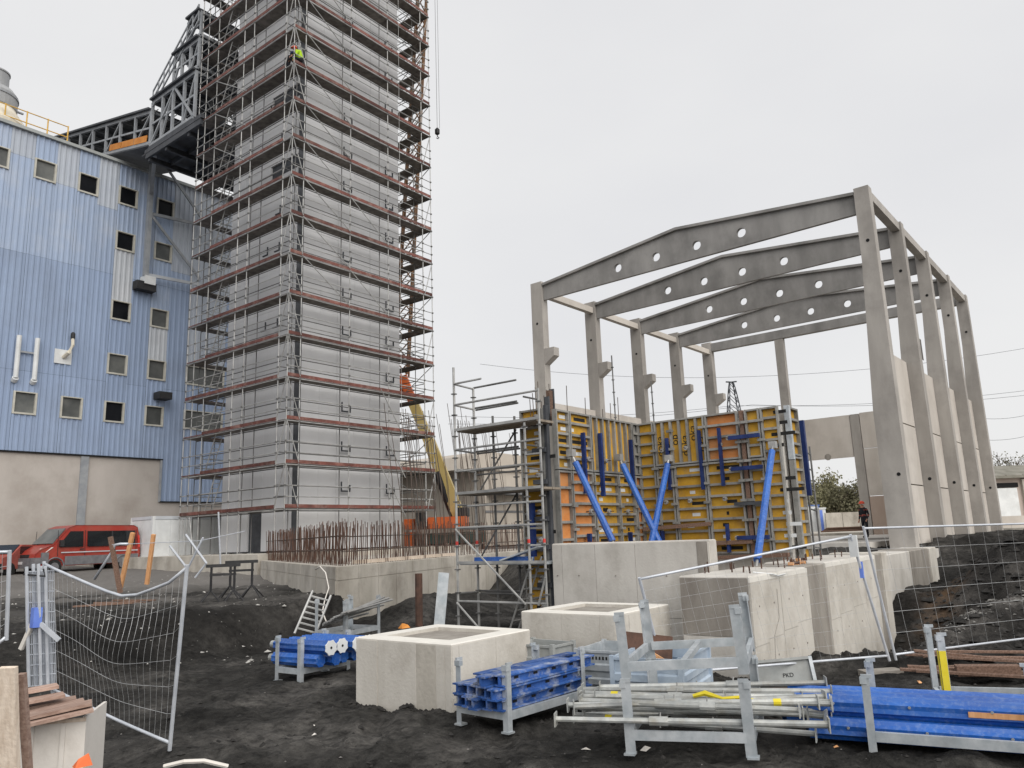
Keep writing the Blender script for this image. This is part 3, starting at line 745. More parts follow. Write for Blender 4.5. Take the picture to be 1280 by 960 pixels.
for p_, q_ in braces: bar('diagonal_brace', W(p_), W(q_), .024, 'tube', t)
# access ladders inside the left bays
for k in range(len(LV)-1):
    z = LV[k]; y0, y1 = (36.2, 35.2) if k % 2 else (36.1, 35.1)
    mb = MB()
    for dx in (.12, .5):
        mb.tube([W((SX0+dx, y0, z+.02)), W((SX0+dx, y1, z+2.05))], .026, 5)
    for i in range(1, 8):
        f_ = i/8; mb.tube([W((SX0+.12, y0+(y1-y0)*f_, z+2*f_)), W((SX0+.5, y0+(y1-y0)*f_, z+2*f_))], .018, 4)
    part('ladder', mb, 'tube', t)
# U shaped wall ties hanging between scaffold and cladding
for k in range(len(LV)-1):
    z = LV[k]+1.9
    for x, dz in ((24.9, .5), (27.9, .55)):
        if (k + (x > 25)) % 4 == 3: continue
        mb = MB(); y = SY0+.95
        mb.box(W((x-.025, y-.03, z-.55-dz)), W((x+.025, y+.03, z-.3-dz*.5))); mb.box(W((x+.031, y-.03, z-.55-dz)), W((x+.55, y+.03, z-.48-dz))); mb.box(W((x+.5, y-.03, z-.479-dz)), W((x+.56, y+.03, z-.2-dz)))
        part('wall_tie', mb, 'dark_steel', t)
    for y in (31.6,) if k % 2 else (31.6, 32.6):
        if k < 4 or k % 3 == 2: continue
        x = SX0+1.0; mb = MB()
        mb.box(W((x-.025, y-.03, z-.95)), W((x+.025, y+.03, z-.5))); mb.box(W((x-.03, y+.031, z-.95)), W((x+.03, y+.4, z-.89)))
        part('wall_tie', mb, 'dark_steel', t)
mb = MB()
for x in XS:
    for z in LV:
        for h in (-.07, .5, 1.0): mb.box(W((x-.045, SY0-.055, z+h-.035)), W((x+.045, SY0+.02, z+h+.035)))
for y in YS[1:]:
    for z in LV:
        for h in (-.07, .5, 1.0): mb.box(W((SX0-.055, y-.045, z+h-.035)), W((SX0+.02, y+.045, z+h+.035)))
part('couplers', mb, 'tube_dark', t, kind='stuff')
bar('winch_rope', W((28.0, SY0-.12, 3)), W((27.95, SY0-.12, 37)), .012, 'tube', t, 4)

# ------------------------------------------------------------------ old foundation with starter bars
def poly_inset(P, d):
    n = len(P); out_ = []
    for i in range(n):
        a, b, c = Vector(P[i-1]), Vector(P[i]), Vector(P[(i+1) % n])
        e1 = (b-a).normalized(); e2 = (c-b).normalized(); n1 = Vector((-e1.y, e1.x)); n2 = Vector((-e2.y, e2.x))
        v = (n1+n2); v *= d/(v.dot(n1)); out_.append(b+v)
    return out_
FO = Vector((13.2, 16.2, 0)); t = thing('foundation_block', 'old weathered concrete foundation with rows of rusty starter bars, below the tower', 'foundation', FO)
O = FO; FZ = 1.6
part('concrete_body', MB().prism([W((x, y, -.6)) for x, y in FOUND], (0, 0, FZ+.58)), 'conc_rough', t)
def lerp2(a, b, f_): return (a[0]+(b[0]-a[0])*f_, a[1]+(b[1]-a[1])*f_)
def face_slabs(a, b, n, name, mat, z0, z1, d, skip=0.):
    e = Vector((b[0]-a[0], b[1]-a[1])); nn = Vector((e.y, -e.x)).normalized()*d
    for i in range(n):
        p0, p1 = lerp2(a, b, (i+.012)/n), lerp2(a, b, (i+.988)/n)
        dd = nn*random.uniform(.7, 1.)
        mb = MB().prism([W((p0[0], p0[1], z0)), W((p1[0], p1[1], z0)), W((p1[0]+dd.x, p1[1]+dd.y, z0)), W((p0[0]+dd.x, p0[1]+dd.y, z0))], (0,0,z1-z0))
        part(name, mb, mat, t)
face_slabs(FOUND[0], FOUND[1], 7, 'cast_panel', 'conc_rough', -.3, 1.22, .03)
face_slabs(FOUND[0], FOUND[1], 7, 'cast_panel', 'conc_rough', 1.24, 1.57, .02)
face_slabs(FOUND[1], FOUND[2], 8, 'cast_panel', 'conc_rough', -.3, 1.55, .03)
face_slabs(FOUND[4], FOUND[0], 6, 'cast_panel', 'conc_rough', -.3, 1.24, .03)
face_slabs(FOUND[4], FOUND[0], 6, 'cast_panel', 'conc_rough', 1.26, 1.57, .02)
rnd = random.Random(21); bars = []
ins = poly_inset(FOUND, .3); ins2 = poly_inset(FOUND, .75); ins3 = poly_inset(FOUND, 1.6)
def row(a, b, step, h, jit):
    L_ = (Vector(b)-Vector(a)).length; n = int(L_/step)
    for i in range(n):
        x, y = lerp2(a, b, (i+rnd.uniform(.2, .8))/n); hh = h*rnd.uniform(.86, 1.08)
        bars.append(((x, y, FZ-.05), (x+rnd.gauss(0, jit), y+rnd.gauss(0, jit), FZ+hh)))
for P, h in ((ins, 1.12), (ins2, 1.15)):
    row(P[0], P[1], .14, h, .035); row(P[1], P[2], .2, h, .04)
    for f0 in (0,): row(P[4], P[0], .15, h, .04)
row(ins3[4], ins3[0], .3, 1.3, .05); row(ins3[0], ins3[1], .3, 1.2, .05)
def mkre(it): bar('rebar', W(it[0]), W(it[1]), .011, 'rust', t, 5)
mb = many('rebar', bars, mkre, lambda mb, it: mb.tube([W(it[0]), W(it[1])], .011, 4, False), None, 280)
if mb: part('rebar', mb, 'rust', t, kind='stuff')
for P in (ins, ins2):
    for h in (.35, .75): 
        for a, b in ((P[4], P[0]), (P[0], P[1]), (P[1], P[2])): bar('tie_bar', W((a[0], a[1], FZ+h)), W((b[0], b[1], FZ+h+.03)), .013, 'rebar_dark', t, 5)
# tall starter bars
for i in range(46):
    f_ = i/46; x, y = lerp2((20.0, 21.2), (32.5, 25.6), f_); x += rnd.gauss(0, .25); y += rnd.gauss(0, .5)
    h = rnd.uniform(4.9, 5.8) if i < 20 else rnd.uniform(5.8, 6.6)
    lean = Vector((rnd.gauss(-.35, .18), rnd.gauss(.3, .14)))
    mb = MB().tube([W((x, y, FZ-.1)), W((x+lean.x*.3, y+lean.y*.3, FZ+h*.5)), W((x+lean.x, y+lean.y, FZ+h))], .013, 4, False)
    part('tall_rebar', mb, 'rebar_dark', t)
for i in range(5):
    a = lerp2(FOUND[0], FOUND[1], .15+.17*i)
    slab('form_remnant', W((a[0]+.4, a[1]+.6, FZ)), W((a[0]+1.5, a[1]+.75, FZ+.1)), 'timber_pale', t)
# ------------------------------------------------------------------ precast hall frame
BAY, WID, HROT = 5.18, 16.95, R(-1.52)
HZ = 1.5
t = thing('hall_frame', 'unfinished precast concrete hall of five portal frames with round holes in the beams', 'building frame', (32.15, 6.86, HZ), HROT)
def H(u, v, z): return Vector((u, v, z-HZ))
CT = 15.72
def hcol(u, v0, v1, z0, z1, d=.5): return slab('column', H(u, v0, z0), H(u+d, v1, z1), 'conc_frame', t)
for k in range(5):
    u = k*BAY
    # right column: slender above the crane bracket, deeper below
    mb = MB().prism([H(u, -.57, .2), H(u, .34, .2), H(u, .32, 6.5), H(u, .02, 12.6), H(u, 0, CT), H(u, -.57, CT)], (.5, 0, 0))
    c = part('column', mb, 'conc_frame', t)
    for z in (13.4, 4.0):
        cyl = MB().tube([H(u-.012, -.3, z), H(u+.02, -.3, z)], .07, 10); part('lifting_hole', cyl, 'black', c)
    # left column with its corbel
    c = slab('column', H(u, WID-.72, .2), H(u+.5, WID, CT if k < 4 else 15.9), 'conc_frame', t)
    cyl = MB().tube([H(u-.012, WID-.35, 13.4), H(u+.02, WID-.35, 13.4)], .07, 10); part('lifting_hole', cyl, 'black', t)
    part('corbel', MB().prism([H(u+.02, WID-.73, 11.1), H(u+.02, WID-.73, 11.95), H(u+.02, WID-1.36, 11.95), H(u+.02, WID-1.36, 11.5)], (.46, 0, 0)), 'conc_frame', t)
    if k in (2, 3): part('corbel', MB().prism([H(u+.02, .345, 10.2), H(u+.02, .345, 11.3), H(u+.02, .95, 11.3), H(u+.02, .95, 10.75)], (.46, 0, 0)), 'conc_frame', t)
def web_beam(u, v0, v1, zb, ze, zm, holes, hz, hr, th):
    """tapered roof beam: web pierced by round holes, wider top flange"""
    vm = (v0+v1)/2
    top = lambda v: ze + (zm-ze)*(1-abs(v-vm)/((v1-v0)/2)) - .13
    mb = MB(); u0, u1 = u+.25-th/2, u+.25+th/2
    cuts = sorted({v0, v1, vm} | {h-.5 for h in holes} | {h+.5 for h in holes})
    for a, b in zip(cuts[:-1], cuts[1:]):
        h = [x for x in holes if a < x < b]
        if not h:
            for uu in (u0, u1): mb.add([H(uu, a, zb), H(uu, b, zb), H(uu, b, top(b)), H(uu, a, top(a))], [(0,1,2,3)])
        else:
            c = h[0]; angs = [2*math.pi*i/24 for i in range(24)]
            corners = [(a, zb), (b, zb), (b, top(b)), (a, top(a))]
            angs = sorted(angs + [math.atan2(z-hz, v-c) % (2*math.pi) for v, z in corners])
            ring = []
            for g in angs:
                dv, dz = math.cos(g), math.sin(g); best = 9
                if dv > 1e-9: best = min(best, (b-c)/dv)
                if dv < -1e-9: best = min(best, (a-c)/dv)
                if dz < -1e-9: best = min(best, (zb-hz)/dz)
                if dz > 1e-9:
                    s = (top(b)-top(a))/(b-a); den = dz - s*dv
                    if den > 1e-9: best = min(best, (top(a)+s*(c-a)-hz)/den)
                ring.append((c+dv*best, hz+dz*best, c+dv*hr, hz+dz*hr))
            n = len(ring)
            V = [];
            for uu in (u0, u1):
                V += [H(uu, r[0], r[1]) for r in ring] + [H(uu, r[2], r[3]) for r in ring]
            F = []
            for i in range(n):
                j = (i+1) % n
                F += [(i, j, n+j, n+i), (2*n+i, 2*n+j, 3*n+j, 3*n+i), (n+i, n+j, 3*n+j, 3*n+i)]
            mb.add(V, F)
    mb.add([H(u0, v0, zb), H(u1, v0, zb), H(u1, v1, zb), H(u0, v1, zb)], [(0,1,2,3)])
    fl = .46
    for a, b in ((v0, vm), (vm, v1)):
        mb.add([H(u+.25+s*fl/2, v, top(v)+dz) for v in (a, b) for s in (-1, 1) for dz in (0, .13)], [(0,1,3,2),(4,6,7,5),(0,4,5,1),(2,3,7,6),(1,5,7,3),(0,2,6,4)])
    return part('roof_beam', mb, 'conc_beam', t)
for k in range(4):
    web_beam(k*BAY, .02, WID-.74, 14.68, 15.6, 16.44, [11.48, 9.3, 7.15, 4.95], 15.3, .22, .17)
slab('gable_beam', H(4*BAY+.03, .02, 15.2), H(4*BAY+.47, WID-.74, 15.8), 'conc_beam', t)
for k in range(4):     # eaves ties
    slab('eaves_beam', H(k*BAY+.52, WID-.62, 15.0), H((k+1)*BAY-.02, WID-.3, 15.35), 'conc_panel', t)
    slab('eaves_beam', H(k*BAY+.52, -.5, 15.3), H((k+1)*BAY-.02, -.15, 15.68), 'conc_frame', t)
# side wall panels between the columns
for k in range(4):
    zs = [1.3, 3.72, 6.26, 9.2]
    for z0, z1 in zip(zs[:-1], zs[1:]):
        slab('wall_panel', H(k*BAY+.53, -.02, z0+.025), H((k+1)*BAY-.03, .24, z1-.025), 'conc_panel', t)
        slab('wall_panel', H(k*BAY+.53, WID-.4, z0+.025), H((k+1)*BAY-.03, WID-.13, z1-.025), 'conc_panel', t)
# far gable: lintel panel over the doorway, post, stacked panels, one wind post
u = 4*BAY
slab('lintel_panel', H(u+.1, 7.06, 6.5), H(u+.35, WID-.75, 9.25), 'conc_panel', t)
slab('door_post', H(u+.06, 6.46, .3), H(u+.42, 7.02, 9.25), 'conc_frame', t)
for z0, z1, mt in ((1.3, 3.9, 'conc_pink'), (3.94, 6.95, 'conc_panel'), (6.99, 9.3, 'conc_panel')):
    slab('wall_panel', H(u+.1, .36, z0), H(u+.36, 6.42, z1), mt, t)
slab('wind_post', H(u+.06, 10.85, 9.26), H(u+.44, 11.45, 15.18), 'conc_frame', t)
for z0, z1 in ((1.3, 3.9), (3.94, 6.46)): slab('wall_panel', H(u+.1, 12.2, z0), H(u+.36, WID-.75, z1), 'conc_panel', t)
part('lintel_patch', MB().tube([H(u+.095, 8.7, 6.62), H(u+.12, 8.7, 6.62)], .22, 10), 'conc_wet', t)
# footings
for k in range(5):
    slab('footing', H(k*BAY-.5, -1.1, -.2), H(k*BAY+1, .8, 1.2), 'conc_mid', t)
# floor slab
hs = MB(); q = []
for (uu, vv) in ((-.6, .9), (21.8, .9), (21.8, 18), (-.6, 18)):
    q.append((32.15+math.cos(HROT)*uu-math.sin(HROT)*vv, 6.86+math.sin(HROT)*uu+math.cos(HROT)*vv, .2))
struct('hall_floor', hs.prism(q, (0,0,1.3)), 'conc_mid')
struct('yard', MB().prism([(54, -30, .9), (120, -30, .9), (120, 40, .9), (54, 40, .9)], (0,0,.75)), 'conc_rough')
# low precast beams stacked in front of the doorway
t = thing('beam_stack', 'stack of dark concrete beams in front of the far hall wall', 'beam stack', (36.3, 9.3, 1.2))
for i in range(2):
    plank('beam', (0, .9, .25-i*.32), (1.2, -1.2, .25-i*.32), .5, .24, 'conc_wet' if i else 'conc_frame', t)
# thin lightning rods / survey poles standing in the hall
for (px, y0, y1, d) in ((770, 440, 520, 36), (818, 476, 520, 38), (1003, 560, 700, 19)):
    pass
for (px, yb, yt, D_) in ((770, 535, 440, 30), (818, 535, 474, 33)):
    a, b = at(px, yb, D=D_), at(px+1, yt, D=D_); a.z = HZ; b.x, b.y = a.x, a.y
    pl = thing('scaffold_pole', 'tall thin scaffold pole rising behind the yellow formwork, %s' % ('left one of two' if px < 800 else 'right and shorter one of two'), 'pole', a, 0, 'thin poles behind the formwork')
    bar('pole_tube', (0,0,0), (0,0,b.z-a.z), .03, 'tube_dark', pl)
    for i in range(8):
        z = (b.z-a.z)-.5-i*.5
        if z > 0: part('rosette', MB().lathe((0,0,z), [(.06, 0), (.06, .03)], 8), 'tube_dark', pl)

# ------------------------------------------------------------------ formwork walls
def fpanel(root, x0, x1, z0, z1, ribs, mat, n, y=0., marks=False, seed=0):
    """framed formwork panel: zinc frame with ribs over a coloured sheet; local -y faces outwards"""
    fr = .045; dp = .12
    mb = MB()
    mb.box((x0+.004, y-dp, z0), (x0+fr, y, z1)); mb.box((x1-fr, y-dp, z0), (x1-.004, y, z1))
    mb.box((x0+fr, y-dp+.002, z0+.004), (x1-fr, y-.002, z0+fr)); mb.box((x0+fr, y-dp+.002, z1-fr), (x1-fr, y-.002, z1-.004))
    p = part('formwork_panel', mb, 'fframe', root)
    slab('plywood_sheet', (x0+fr, y-.03, z0+fr), (x1-fr, y-.004, z1-fr), mat, p)
    for i in range(1, n):
        if ribs == 'h':
            z = z0+(z1-z0)*i/n; slab('rib', (x0+fr+.002, y-dp+.01, z-.028), (x1-fr-.002, y-.031, z+.028), 'fframe', p)
        else:
            x = x0+(x1-x0)*i/n; slab('rib', (x-.03, y-dp+.01, z0+fr+.002), (x+.03, y-.031, z1-fr-.002), 'fframe', p)
    rnd = random.Random(seed)
    if marks:
        for i in range(n):
            if ribs == 'v':
                x = x0+(x1-x0)*(i+.5)/n
                tx = text('print_mark', rnd.choice(('doka', 'doka', 'oka', 'do')), .27, 'ink', p, (x, y-.034, z0+(z1-z0)*rnd.uniform(.3, .75)), (R(90), R(90 if rnd.random() < .5 else -90), 0), .001)
            elif rnd.random() < .75:
                z = z0+(z1-z0)*(i+.5)/n
                slab('print_mark', (x0+.15+rnd.random()*.3, y-.034, z-.05), (x0+.25+rnd.random()*.5+.15, y-.0305, z+.03), 'ink' if rnd.random() < .5 else 'white', p)
    return p
rnd = random.Random(31)
def clamps(root, x, z0, z1, n, y=-.1):
    for i in range(n):
        z = z0+(z1-z0)*(i+.5)/n
        slab('panel_clamp', (x-.09, y-.08, z-.03), (x+.09, y-.03, z+.03), 'fframe', root)
def tie_plate(root, x, z, y=-.13):
    part('tie_nut', MB().tube([(x, y, z), (x, y-.06, z)], .055, 8), 'tube', root)
    bar('tie_rod', (x, y+.1, z), (x, y-.16, z), .011, 'rust', root)
ZT_ = 4.97
# wall 1: runs along X, faces the photographer's left
w1 = thing('formwork_wall', 'left formwork wall of yellow and orange panels carrying two blue props', 'formwork', (14.0, 9.8, 0))
cols = [(.0, .55), (.57, 1.45), (1.5, 2.6), (2.62, 3.42), (3.45, 3.84)]
fpanel(w1, .57, 1.45, 3.62, ZT_, 'h', 'ply', 5, seed=1, marks=True)
fpanel(w1, 1.47, 3.42, 3.62, ZT_, 'v', 'ply', 7, seed=2)
fpanel(w1, 3.45, 3.84, 3.62, ZT_, 'h', 'fframe', 5)
fpanel(w1, 0.02, .55, 3.62, ZT_, 'h', 'ply', 5, seed=13, marks=True)
fpanel(w1, 0.02, .55, .95, 3.6, 'h', 'ply_or', 7)
for (a, b), mt in zip(cols[1:], ('ply_or', 'ply', 'ply', 'ply_or')):
    fpanel(w1, a, b, .95, 3.6, 'h', mt, 11 if b-a > .5 else 9, seed=int(a*10), marks=(mt == 'ply'))
for x in (.56, 1.48, 2.61, 3.435): clamps(w1, x, 1, 3.6, 5)
for (x, z0, z1) in ((1.0, 3.1, 4.5), (1.75, 3.05, 4.55), (3.2, 3.1, 4.5), (1.05, 1.7, 2.2), (2.9, 1.6, 2.2)):
    slab('alignment_rail', (x-.035, -.22, z0), (x+.035, -.13, z1), 'blue_dark', w1)
for x in (1.2, 2.0, 2.9):
    for z in (1.6, 2.7, 3.9): tie_plate(w1, x, z)
for x0, x1, z in ((.6, 2.4, 1.98), (1.6, 3.8, 1.72)): plank('timber_waler', (x0, -.19, z), (x1, -.19, z-.02), .1, .08, 'timber_old', w1)
# wall 2: runs towards the photographer, faces left
w2 = thing('formwork_wall', 'right formwork wall of yellow panels with one orange square panel near its top', 'formwork', (17.87, 9.76, 0), R(-90))
fpanel(w2, .02, .5, 1.62, ZT_, 'h', 'ply', 12)
fpanel(w2, .52, 1.9, 3.82, ZT_, 'v', 'ply', 6, marks=True, seed=4)
fpanel(w2, 1.92, 2.76, 3.82, ZT_, 'h', 'ply_or', 4)
fpanel(w2, .52, .98, 1.62, 3.8, 'h', 'ply', 8, seed=5)
fpanel(w2, 1.0, 1.84, 1.62, 3.8, 'h', 'ply', 8, marks=True, seed=6)
fpanel(w2, 1.86, 2.76, 1.62, 3.8, 'h', 'ply', 8, marks=True, seed=7)
slab('timber_filler', (2.8, -.09, 1.62), (2.9, -.01, ZT_), 'timber_old', w2)
fpanel(w2, 2.94, 3.3, 1.62, 3.8, 'h', 'ply', 8); fpanel(w2, 2.94, 3.3, 3.82, ZT_, 'h', 'ply', 4)
fpanel(w2, 3.32, 3.74, 1.62, ZT_, 'h', 'ply', 13, seed=12, marks=True)
for x in (.51, .99, 1.85, 2.77, 2.93, 3.31): clamps(w2, x, 1.7, 4.9, 7)
for (x, z0, z1) in ((.9, 3.2, 4.5), (1.78, 3.15, 4.6), (2.3, 3.2, 4.6), (.6, 1.7, 2.2), (2.3, 1.65, 2.3)):
    slab('alignment_rail', (x-.033, -.22, z0), (x+.033, -.13, z1), 'blue_dark', w2)
for z in (4.32, 3.58, 1.98): slab('waler', (2.55, -.27, z-.045), (3.3, -.18, z+.045), 'blue_dark', w2); tie_plate(w2, 2.55, z, -.2)
slab('waler', (2.55, -.25, 2.72), (3.3, -.17, 2.8), 'dark_steel', w2)
for x in (.75, 1.4, 2.3):
    for z in (1.9, 2.9, 4.2): tie_plate(w2, x, z)
for z, a, b in ((2.3, .1, 1.9), (1.86, .1, 2.9), (1.55, 1.3, 3.7)): plank('timber_waler', (a, -.2, z-.04), (b, -.2, z+.03), .1, .09, 'timber_old', w2)
# left end shutter
w3 = thing('formwork_end', 'narrow end shutter of yellow formwork panels standing beside the small scaffold', 'formwork', (13.93, 10.58, 0), R(-90))
for z0, z1, n in ((.02, 1.6, 6), (1.62, 3.2, 6), (3.22, 4.6, 5), (4.62, 5.0, 1)):
    fpanel(w3, .02, .6, z0, z1, 'h', 'ply', n, seed=int(z0), marks=True)
slab('timber_filler', (.615, -.08, .02), (.69, -.01, 5.), 'fframe', w3)
slab('corner_post', (.7, -.12, .02), (.77, -.01, 5.05), 'dark_steel', w3)
slab('alignment_rail', (.28, -.26, 1.75), (.38, -.13, 2.9), 'blue_dark', w3)
for z in (.5, 1.1, 1.9, 2.5, 3.3, 4.0, 4.6): slab('panel_clamp', (.4, -.2, z), (.75, -.1, z+.1), 'dark_steel', w3); tie_plate(w3, .55, z+.2, -.16)
# right end shutter
w4 = thing('formwork_end', 'narrow right end shutter of yellow formwork with a bright steel edge', 'formwork', (18.0, 5.98, 0))
for z0, z1, n in ((1.4, 3.8, 8), (3.82, 4.97, 4)): fpanel(w4, .16, .74, z0, z1, 'h', 'ply', n, seed=9)
slab('steel_edge', (.02, -.14, 3.72), (.14, -.02, 4.99), 'gal', w4); slab('steel_edge', (.02, -.14, 1.4), (.14, -.02, 3.7), 'fframe', w4)
slab('alignment_rail', (.8, -.2, 2.9), (.9, -.1, 4.7), 'blue_dark', w4)
# rear shutters and the concrete between
slab('rear_shutter', (.05, .62, .9), (3.2, .72, 4.9), 'fframe', w1)
slab('rear_shutter', (.1, .62, 1.5), (3.7, .72, 4.9), 'fframe', w2)
slab('fresh_wall', (.05, .01, .1), (3.9, .6, 4.6), 'conc_mid', w1); slab('fresh_wall', (.05, .01, .1), (3.72, .6, 4.6), 'conc_mid', w2)
for i in range(9):
    x = .3+i*.4; 
    if i % 2 == 0 or i > 6: bar('starter_bar', (x, .3, 4.6), (x+.02, .3, 5.3+.2*(i % 3)), .011, 'rebar_dark', w1, 4)
for i in range(8): bar('starter_bar', (-.35+i*.11, .3, 4.6), (-.35+i*.11, .32, 5.2+.15*(i % 4)), .011, 'rebar_dark', w1, 4)
# wall base under formwork 2
struct('wall_base', MB().prism([(14.3, 5.6, -.2), (18.9, 5.6, -.2), (18.9, 9.7, -.2), (14.3, 9.7, -.2)], (0, 0, 1.3)), 'conc_wet')
# rusty steel post behind the left formwork
t = thing('steel_post', 'short rusty steel post sticking up behind the left formwork corner', 'post', (14.25, 10.0, 4.6))
slab('post_plate', (-.06, -.05, 0), (.06, .05, .85), 'timber_old', t)
for s in (-.1, .1): slab('post_flange', (s-.02, -.06, 0), (s+.02, .06, .8+s), 'dark_steel', t)
# push-pull props
def prop(p, q, label):
    p, q = Vector(p), Vector(q); t = thing('push_pull_prop', label, 'prop', q, 0, 'blue props bracing the formwork')
    d = (p-q); n = d.normalized()
    bar('prop_tube', n*.25, d - n*.25, .075, 'blue', t, 8)
    bar('spindle', d-n*.26, d, .03, 'tube', t); bar('spindle', (0,0,0), n*.26, .03, 'tube', t)
    slab('head_plate', d-Vector((.08,.08,.08)), d+Vector((.08,.08,.08)), 'tube', t)
    slab('foot_plate', Vector((-.12,-.12,-.06)), Vector((.12,.12,.03)), 'tube', t)
prop((14.35, 9.55, 3.98), at(772, 690, X=14.2) , 'blue push-pull prop leaning on the left formwork near its outer end')
prop((16.45, 9.55, 4.0), at(830, 690, X=15.7), 'blue push-pull prop leaning on the left formwork next to the inner corner')
prop((17.62, 8.8, 3.98), at(812, 690, X=15.4), 'blue push-pull prop leaning on the right formwork below the vertical ribs')
prop((17.6, 6.15, 4.05), at(945, 712, X=14.6), 'blue push-pull prop at the right end of the formwork, footed on the pale wall')

# ------------------------------------------------------------------ small working scaffold in front of the formwork
SO = Vector((13.15, 9.55, 0)); t = thing('working_scaffold', 'small tube scaffold with three decks beside the left end of the formwork', 'scaffold', SO)
O = SO
X0, X1 = 13.15, 13.86; Ya, Yb, Yc = 11.95, 9.92, 9.5
gzs = lambda x, y: ground_z(x, y)
for (x, y, z1, mt) in ((X0, Ya, 6.15, 'tube'), (X0, Yb, 4.6, 'tube'), (X0, Yc+.02, 5.3, 'tube'), (X1-.02, Ya, 5.75, 'tube'), (X1+.02, 11.4, 5.0, 'tube_dark'), (X1-.05, 10.7, 4.9, 'tube_dark')):
    s = bar('standard', W((x, y, 0)), W((x, y, z1)), .03, mt, t)
    slab('base_plate', W((x-.08, y-.08, -.03)), W((x+.08, y+.08, .02)), 'tube', t)
    for i in range(11):
        z = .5+i*.5
        if z < z1: slab('rosette', W((x-.05, y-.05, z)), W((x+.05, y+.05, z+.025)), 'tube_dark', t)
    if mt == 'tube': bar('color_band', W((x, y, 2.05)), W((x, y, 2.13)), .033, 'red_mark', t)
for z in (4.66, 3.2, 1.66):
    ye = Yb-.3 if z > 4 else Yc
    for i in range(2):
        slab('deck_board', W((X0+.03+i*.33, ye, z-.05)), W((X0+.34+i*.33, Ya-.04, z)), 'wood_deck' if z != 1.66 else 'gal', t)
    slab('toe_strip', W((X0-.03, Yc, z-.03)), W((X0+.0, Ya, z+.03)), 'tube', t)
for z, ya, yb in ((5.25, Ya, Yc), (5.75, Ya, 11.1), (3.7, Ya, Yc), (2.43, Ya, Yc), (.83, Ya, Yc), (4.2, Ya, Yc), (2.9, 11.6, Yc)):
    bar('guard_rail', W((X0-.01, ya, z)), W((X0-.01, yb, z)), .024, 'tube', t)
for z in (5.75, 5.25, 3.75, 4.2, 2.43, 1.0, 2.95):
    bar('guard_rail', W((X0, Ya, z)), W((X1, Ya, z-.03)), .024, 'tube', t)
    bar('guard_rail', W((X1, Ya, z)), W((X1, 10.65, z)), .024, 'tube_dark', t)
bar('diagonal_brace', W((X0-.05, Ya, 2.4)), W((X0-.05, Yb+.1, .8)), .024, 'tube', t)
bar('diagonal_brace', W((X0-.05, Ya, .8)), W((X0-.05, Ya-1.0, -.02)), .024, 'tube', t)
bar('diagonal_brace', W((X0-.05, Yc, 1.35)), W((X0-.05, Yc+.2, .8)), .024, 'tube', t)
for z in (5.25, 4.2, 3.7, 2.43, 1.0):
    bar('guard_rail', W((X1, 11.9, z-.05)), W((X1-.02, 10.6, z-.05)), .022, 'tube_dark', t)
    bar('guard_rail', W((X0, Yb, z-.08)), W((X0+.6, Yb, z-.08)), .022, 'tube_dark', t)
for z in (3.9, 2.9, 2.0): bar('guard_rail', W((X0-.012, Yb, z)), W((X0-.012, Yc, z)), .022, 'tube', t)
bar('diagonal_brace', W((X1, 11.9, 1.7)), W((X1, 10.7, 3.2)), .022, 'tube_dark', t); bar('diagonal_brace', W((X1, 11.9, 3.2)), W((X1, 10.7, 4.6)), .022, 'tube_dark', t)
# inner ladder
mb = MB(); a0, a1 = W((X0+.15, 10.75, 0)), W((X0+.15, 9.95, 1.75))
for s in (0, .32): mb.tube([a0+Vector((s,0,0)), a1+Vector((s,0,0))], .022, 5)
for i in range(1, 8): mb.tube([a0.lerp(a1, i/8), a0.lerp(a1, i/8)+Vector((.32,0,0))], .014, 4)
part('ladder', mb, 'tube', t)
solo('blue_plank', MB().box((-.12, -.75, 0), (.12, .75, .1)), 'blue', 'blue formwork rail lying on the lowest scaffold deck', 'rail', loc=(13.5, 10.9, 1.665))
solo('grey_board', MB().box((-.13, -.5, 0), (.13, .5, .03)), 'gal', 'grey board propped against the blue rail on the scaffold deck', 'board', loc=(13.38, 10.3, 1.82), rot=(R(-16), R(0), R(8)))

# ------------------------------------------------------------------ new foundation walls
def chamfer_box(mb, a, b, c=.02):
    x0, y0, z0 = a; x1, y1, z1 = b
    lo = [(x0, y0, z0), (x1, y0, z0), (x1, y1, z0), (x0, y1, z0)]
    md = [(x, y, z1-c) for x, y, _ in lo]
    tp = [(x0+c, y0+c, z1), (x1-c, y0+c, z1), (x1-c, y1-c, z1), (x0+c, y1-c, z1)]
    mb.add(lo+md+tp, [(3,2,1,0), (8,9,10,11)] + [(i, (i+1) % 4, 4+(i+1) % 4, 4+i) for i in range(4)] + [(4+i, 4+(i+1) % 4, 8+(i+1) % 4, 8+i) for i in range(4)])
    return mb
t = thing('foundation_wall', 'taller grey concrete foundation wall in front of the yellow formwork', 'concrete wall', (13.3, 5.9, 0)); O = Vector((13.3, 5.9, 0))
part('wall_body', chamfer_box(MB(), W((13.315, 5.97, -.3)), W((13.6, 9.45, 2.02))), 'conc_mid', t)
yy = [5.972, 6.02, 6.22, 7.5, 8.4, 9.2, 9.44]
for i in range(6):
    for z0, z1 in ((-.3, .62), (.63, 1.985)):
        d = .012*random.random()
        mt = 'conc_wet' if i == 1 else ('conc_pale' if i == 0 else 'conc_mid')
        slab('cast_panel', W((13.298-d, yy[i]+.004, z0)), W((13.32, yy[i+1]-.004, z1)), mt, t)
        if i > 1: part('tie_hole', MB().tube([W((13.283, (yy[i]+yy[i+1])/2, z0+.75)), W((13.3, (yy[i]+yy[i+1])/2, z0+.75))], .015, 8), 'conc_wet', t)
t = thing('foundation_wall', 'lower pale concrete foundation wall with rusty bolts on top, at right centre', 'concrete wall', (12., 4.7, 0)); O = Vector((12., 4.7, 0))
BZ = 1.47
